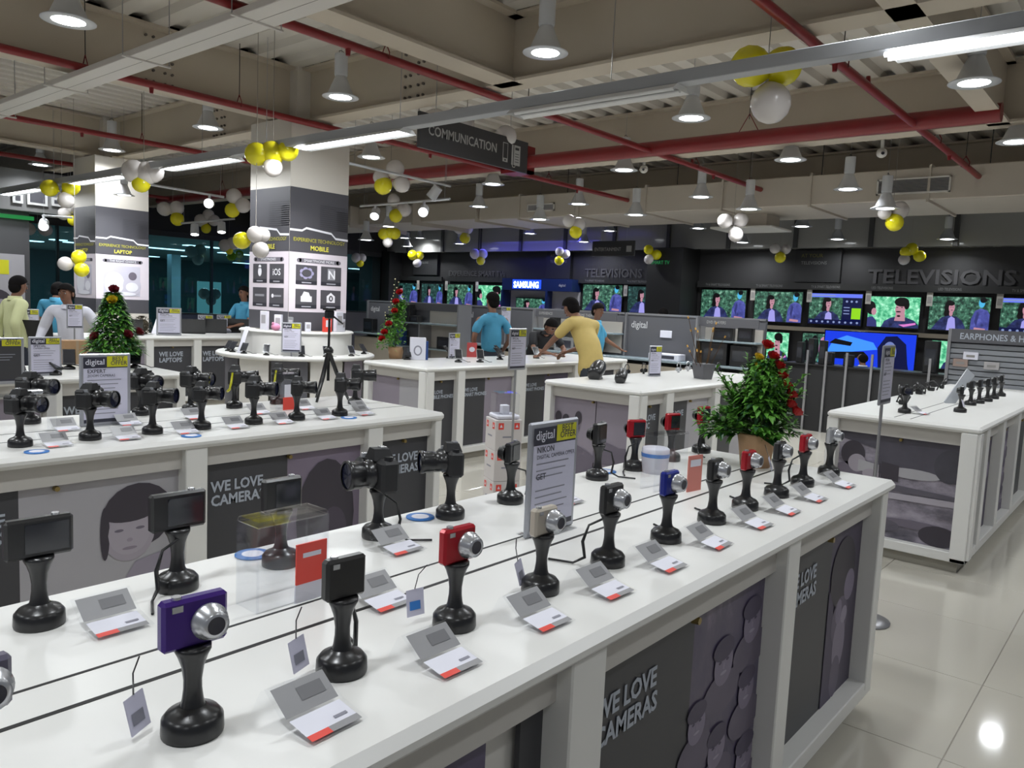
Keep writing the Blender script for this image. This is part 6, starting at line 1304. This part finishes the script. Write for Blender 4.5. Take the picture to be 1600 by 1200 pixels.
def person(label, loc, face, H=1.72, J=None, shirt=None, trousers=None, sleeve='short', headdir=0, nod=0, tail=0, group=None, skinm=SKIN, curl=.4, bald=False):
    """built standing in local space, looking along -y; J overrides joint places"""
    k = H / 1.72
    t = thing('person', label, 'person', loc, R(face + 90), group)
    j = dict(pel=(0, 0, .94), waist=(0, 0, 1.06), chest=(0, .0, 1.28), neck=(0, .01, 1.45), head=(0, -.005, 1.60),
             shL=(.175, .01, 1.40), elL=(.225, .02, 1.14), wrL=(.225, -.05, .90), shR=(-.175, .01, 1.40), elR=(-.225, .02, 1.14), wrR=(-.225, -.05, .90),
             hiL=(.09, 0, .90), knL=(.10, -.01, .50), anL=(.10, .02, .09), hiR=(-.09, 0, .90), knR=(-.10, -.01, .50), anR=(-.10, .02, .09))
    if J: j.update(J)
    j = {a: Vector(b) * k for a, b in j.items()}
    def P(a, r, r2=None): return tuple(j[a]) + ((r * k, r2 * k) if r2 else (r * k,))
    hd = j['head']; nk = j['neck']; up = (hd - nk).normalized()
    base = nk.lerp(hd, .35)
    def mid(a, b, f, r): return tuple(j[a].lerp(j[b], f)) + (r * k,)
    body = [[P('pel', .10, .08), P('waist', .09, .07), P('chest', .10, .075), tuple(nk) + (.052 * k,), tuple(base) + (.050 * k,)]]
    for s_, sg in (('L', 1), ('R', -1)):
        fw = (j['wr' + s_] - j['el' + s_]).normalized(); sdv = Vector((-sg, -.4, 0)); sdv = (sdv - fw * sdv.dot(fw)).normalized()
        body.append([P('chest', .10, .075), P('sh' + s_, .046), mid('sh' + s_, 'el' + s_, .5, .042), P('el' + s_, .036), mid('el' + s_, 'wr' + s_, .4, .033), P('wr' + s_, .024, .020)])
        body += hand(tuple(j['wr' + s_]), fw, sdv, curl, 1)
        body.append([P('pel', .10, .08), P('hi' + s_, .075), mid('hi' + s_, 'kn' + s_, .5, .060), P('kn' + s_, .048), mid('kn' + s_, 'an' + s_, .35, .046), P('an' + s_, .034)])
    fx = Matrix.Rotation(R(headdir), 4, 'Z') @ Matrix.Rotation(R(nod), 4, 'X')
    # head as part of the same skeleton: jaw, skull
    def hp(x, y, z): return hd + (fx @ Vector((x, y, z))) * k
    body.append([tuple(base) + (.050 * k,), tuple(hp(0, -.015, -.055)) + (.058 * k, .060 * k), tuple(hp(0, -.005, .02)) + (.074 * k, .086 * k), tuple(hp(0, .008, .075)) + (.062 * k, .072 * k)])
    skin('body', t, body, [skinm])
    HM = Matrix.Translation(hd) @ fx @ Matrix.Scale(k, 4)
    m = MB(); m.M = HM
    m.add([(0, -.092, .02), (-.013, -.088, -.022), (.013, -.088, -.022), (0, -.112, -.018)], [(0, 3, 1), (0, 2, 3), (1, 3, 2)], skinm, True); m.build('nose', t)
    for sx in (-1, 1):
        m = MB(); m.M = HM; m.sphere((sx * .030, -.074, .016), (.012, .007, .006), mat('eye_white', (.35, .33, .32), .4), 8, 6); m.sphere((sx * .030, -.080, .016), (.006, .003, .005), INK, 6, 4); m.build('eye', t)
        m = MB(); m.M = HM; m.box(sx * .030 - .017, sx * .030 + .017, -.092, -.080, .036, .041, HAIR); m.build('eyebrow', t)
        m = MB(); m.M = HM; m.sphere((sx * .078, .005, .0), (.010, .018, .028), skinm, 8, 6); m.build('ear', t)
    m = MB(); m.M = HM; m.sphere((0, -.078, -.052), (.024, .010, .007), mat('lips', (.20, .07, .055), .5), 10, 6); m.build('mouth', t)
    m = MB(); m.M = HM @ Matrix.Translation((0, .010, .038)) @ Matrix.Rotation(R(-27), 4, 'X'); m.sphere((0, 0, 0), (.086, .100, .090), HAIR, 22, 12, -.16, .999)
    if not bald: m.build('hair', t)
    m = MB(); m.M = HM; m.sphere((0, .045, -.01), (.078, .058, .075), HAIR, 16, 10); m.build('hair', t)
    # shirt
    e = .017
    sh = [[P('pel', .135, .115) if not tail else tuple(j['pel'] + Vector((0, 0, -tail * k))) + (.165 * k, .145 * k)]]
    if tail: sh[0].append(P('pel', .158, .138))
    sh[0] += [P('waist', .14, .12), mid('waist', 'chest', .5, .15), P('chest', .165, .13), tuple(j['chest'].lerp(nk, .62)) + (.13 * k, .11 * k), tuple(nk + Vector((0, .0, -.015 * k))) + (.068 * k, .068 * k)]
    for s_ in 'LR':
        c = [tuple(j['chest'].lerp(nk, .62)) + (.13 * k, .11 * k), P('sh' + s_, .080)]
        if sleeve == 'short': c += [mid('sh' + s_, 'el' + s_, .45, .064), mid('sh' + s_, 'el' + s_, .85, .062)]
        else: c += [mid('sh' + s_, 'el' + s_, .5, .066), P('el' + s_, .058), mid('el' + s_, 'wr' + s_, .5, .044), mid('el' + s_, 'wr' + s_, .93, .036)]
        sh.append(c)
    skin('shirt', t, sh, [shirt])
    m = MB(); m.M = Matrix.Translation(nk + Vector((0, 0, -.005))); m.lathe([(.066 * k, -.02), (.062 * k, .025), (.070 * k, .02), (.082 * k, -.025)], shirt, 16); m.build('collar', t)
    tr = [[P('pel', .118, .102), P('waist', .105, .09)]]
    for s_ in 'LR': tr.append([P('pel', .125, .108), P('hi' + s_, .092), mid('hi' + s_, 'kn' + s_, .5, .080), P('kn' + s_, .068), mid('kn' + s_, 'an' + s_, .5, .062), mid('kn' + s_, 'an' + s_, .96, .058)])
    skin('trousers', t, tr, [trousers])
    for s_ in 'LR':
        a = j['an' + s_]; m = MB(); m.M = Matrix.Translation((a.x, a.y, a.z - .09 * k)); m.sphere((0, -.055, .03), (.045, .13, .04), BLACK, 12, 6, -.75, 1); m.build('shoe', t)
    return t
JEAN = mat('jeans_dark', (.02, .025, .035), .7); NAVYT = mat('trousers_navy', (.015, .02, .035), .7)
CY = mat('shirt_sky', (.06, .30, .48), .7, noise=.12, nscale=14, bump=.5); YL = mat('shirt_yellow', (.62, .47, .16), .75, noise=.10, nscale=10, bump=.6); CRM = mat('shirt_cream', (.60, .62, .34), .7, noise=.06, nscale=10, bump=.5)
WS_ = mat('shirt_white', (.66, .66, .74), .65, noise=.05, nscale=10, bump=.5); BK_ = mat('shirt_black', (.01, .01, .013), .7)
# man in yellow between the two counters, bent towards the phone counter
p = (7.25, 4.93)
person('man in a yellow shirt bending over the phone counter, seen from behind', (p[0], p[1], 0), 82, 1.80,
  dict(waist=(0, -.02, 1.06), chest=(0, -.13, 1.26), neck=(0, -.24, 1.42), head=(.01, -.335, 1.515), shL=(.17, -.17, 1.38), shR=(-.19, -.15, 1.36), elR=(-.24, -.26, 1.14), wrR=(-.10, -.46, 1.03), elL=(.23, -.36, 1.17), wrL=(.20, -.56, 1.02), hiL=(.09, .03, .88), hiR=(-.09, .03, .88), knL=(.10, .02, .48)), YL, JEAN, 'short', 0, 25, tail=.20, curl=.9)
# boy in black leaning on the counter from the other side
p = (8.22, 6.50)
person('boy in a black shirt leaning over the phone counter', (p[0], p[1], 0), -108, 1.66,
  dict(pel=(0, .06, .92), waist=(0, .0, 1.04), chest=(0, -.13, 1.19), neck=(0, -.25, 1.31), head=(0, -.35, 1.38), shL=(.18, -.19, 1.27), shR=(-.18, -.19, 1.27), elL=(.25, -.33, 1.08), wrL=(.10, -.52, 1.03), elR=(-.25, -.33, 1.08), wrR=(-.08, -.50, 1.03), hiL=(.09, .10, .88), hiR=(-.09, .10, .88)), BK_, JEAN, 'short', 0, 38, curl=.6)
p = (7.642, 6.783, 1.225)
person('man in a sky blue shirt standing with his back to us', (p[0], p[1], 0), 62, 1.74, dict(elL=(.25, .05, 1.15), wrL=(.20, -.10, .95), elR=(-.24, .05, 1.15), wrR=(-.19, -.10, .95), head=(0, -.02, 1.61)), CY, NAVYT, 'short', 15)
p = (9.442, 6.360, 1.253)
person('man in sky blue behind the yellow shirt, pointing to the player', (p[0], p[1], 0), -55, 1.68, dict(shL=(.17, -.02, 1.38), elL=(.30, -.16, 1.17), wrL=(.44, -.36, 1.05), elR=(-.23, 0, 1.12)), CY, NAVYT, 'short', -40, 10)
p = (3.194, 10.032, 1.028)
person('man in a cream shirt standing at the left edge, side view', (p[0], p[1], 0), 5, 1.69, dict(elL=(.22, .10, 1.15), wrL=(.15, .12, .95), elR=(-.24, .12, 1.16), wrR=(-.16, .06, .96), head=(0, -.03, 1.58)), CRM, NAVYT, 'long', 10, 5, tail=.12)
p = (3.596, 9.555, 1.057)
person('man in a white shirt leaning on his hands, facing the camera', (p[0], p[1], 0), -125, 1.66, dict(waist=(0, -.02, 1.05), chest=(0, -.07, 1.25), neck=(0, -.12, 1.41), head=(-.01, -.17, 1.545), shL=(.18, -.09, 1.37), shR=(-.18, -.09, 1.37), elL=(.30, -.02, 1.14), wrL=(.33, -.22, .97), elR=(-.29, -.04, 1.13), wrR=(-.31, -.22, .95)), WS_, JEAN, 'long', -15, 5, tail=.12)
p = (4.149, 11.538, 0.943)
person('man in a blue shirt turned away behind the white shirted man', (p[0], p[1], 0), 40, 1.66, dict(head=(0, -.06, 1.56)), CY, NAVYT, 'short', 0, 12)
p = (6.929, 11.507, 0.951)
person('man in blue at the left side of the nearer column, arm raised', (p[0], p[1], 0), 190, 1.70, dict(elR=(-.20, -.14, 1.15), wrR=(-.16, -.38, 1.13), elL=(.22, -.1, 1.15), wrL=(.15, -.32, 1.08)), CY, NAVYT, 'short', 0, 5)
p = (12.970, 3.673, 1.014)
person('bald headed seated man in a white shirt by the blue television', (p[0], p[1], 0), 35, 1.62,
  dict(pel=(0, .0, .45), waist=(0, -.01, .56), chest=(0, -.03, .78), neck=(0, -.06, .94), head=(0, -.10, 1.07), shL=(.18, -.02, .90), shR=(-.18, -.02, .90), elL=(.23, -.10, .66), wrL=(.15, -.34, .60), elR=(-.23, -.10, .66), wrR=(-.15, -.34, .60),
       hiL=(.09, -.05, .44), hiR=(-.09, -.05, .44), knL=(.12, -.46, .46), knR=(-.12, -.46, .46), anL=(.12, -.46, .09), anR=(-.12, -.46, .09)), WS_, NAVYT, 'long', 0, 15, bald=True)
t = thing('stool', 'low black stool under the seated man in white', 'stool', (p[0], p[1], 0))
MB().lathe([(0, .31), (.17, .31), (.18, .325), (.17, .34), (0, .34)], BLACK, 20).build('seat', t)
MB().cyl((0, 0, .02), (0, 0, .31), .025, .025, ALU, 10).build('post', t); MB().lathe([(0, 0), (.18, 0), (.18, .01), (.03, .025), (0, .025)], ALU, 20).build('base', t)
p = (11.738, 6.591, 1.244)
person('dark haired person hidden behind the digital gondola, only hair showing', (p[0], p[1], 0), 60, 1.66, None, BK_, NAVYT, 'short')
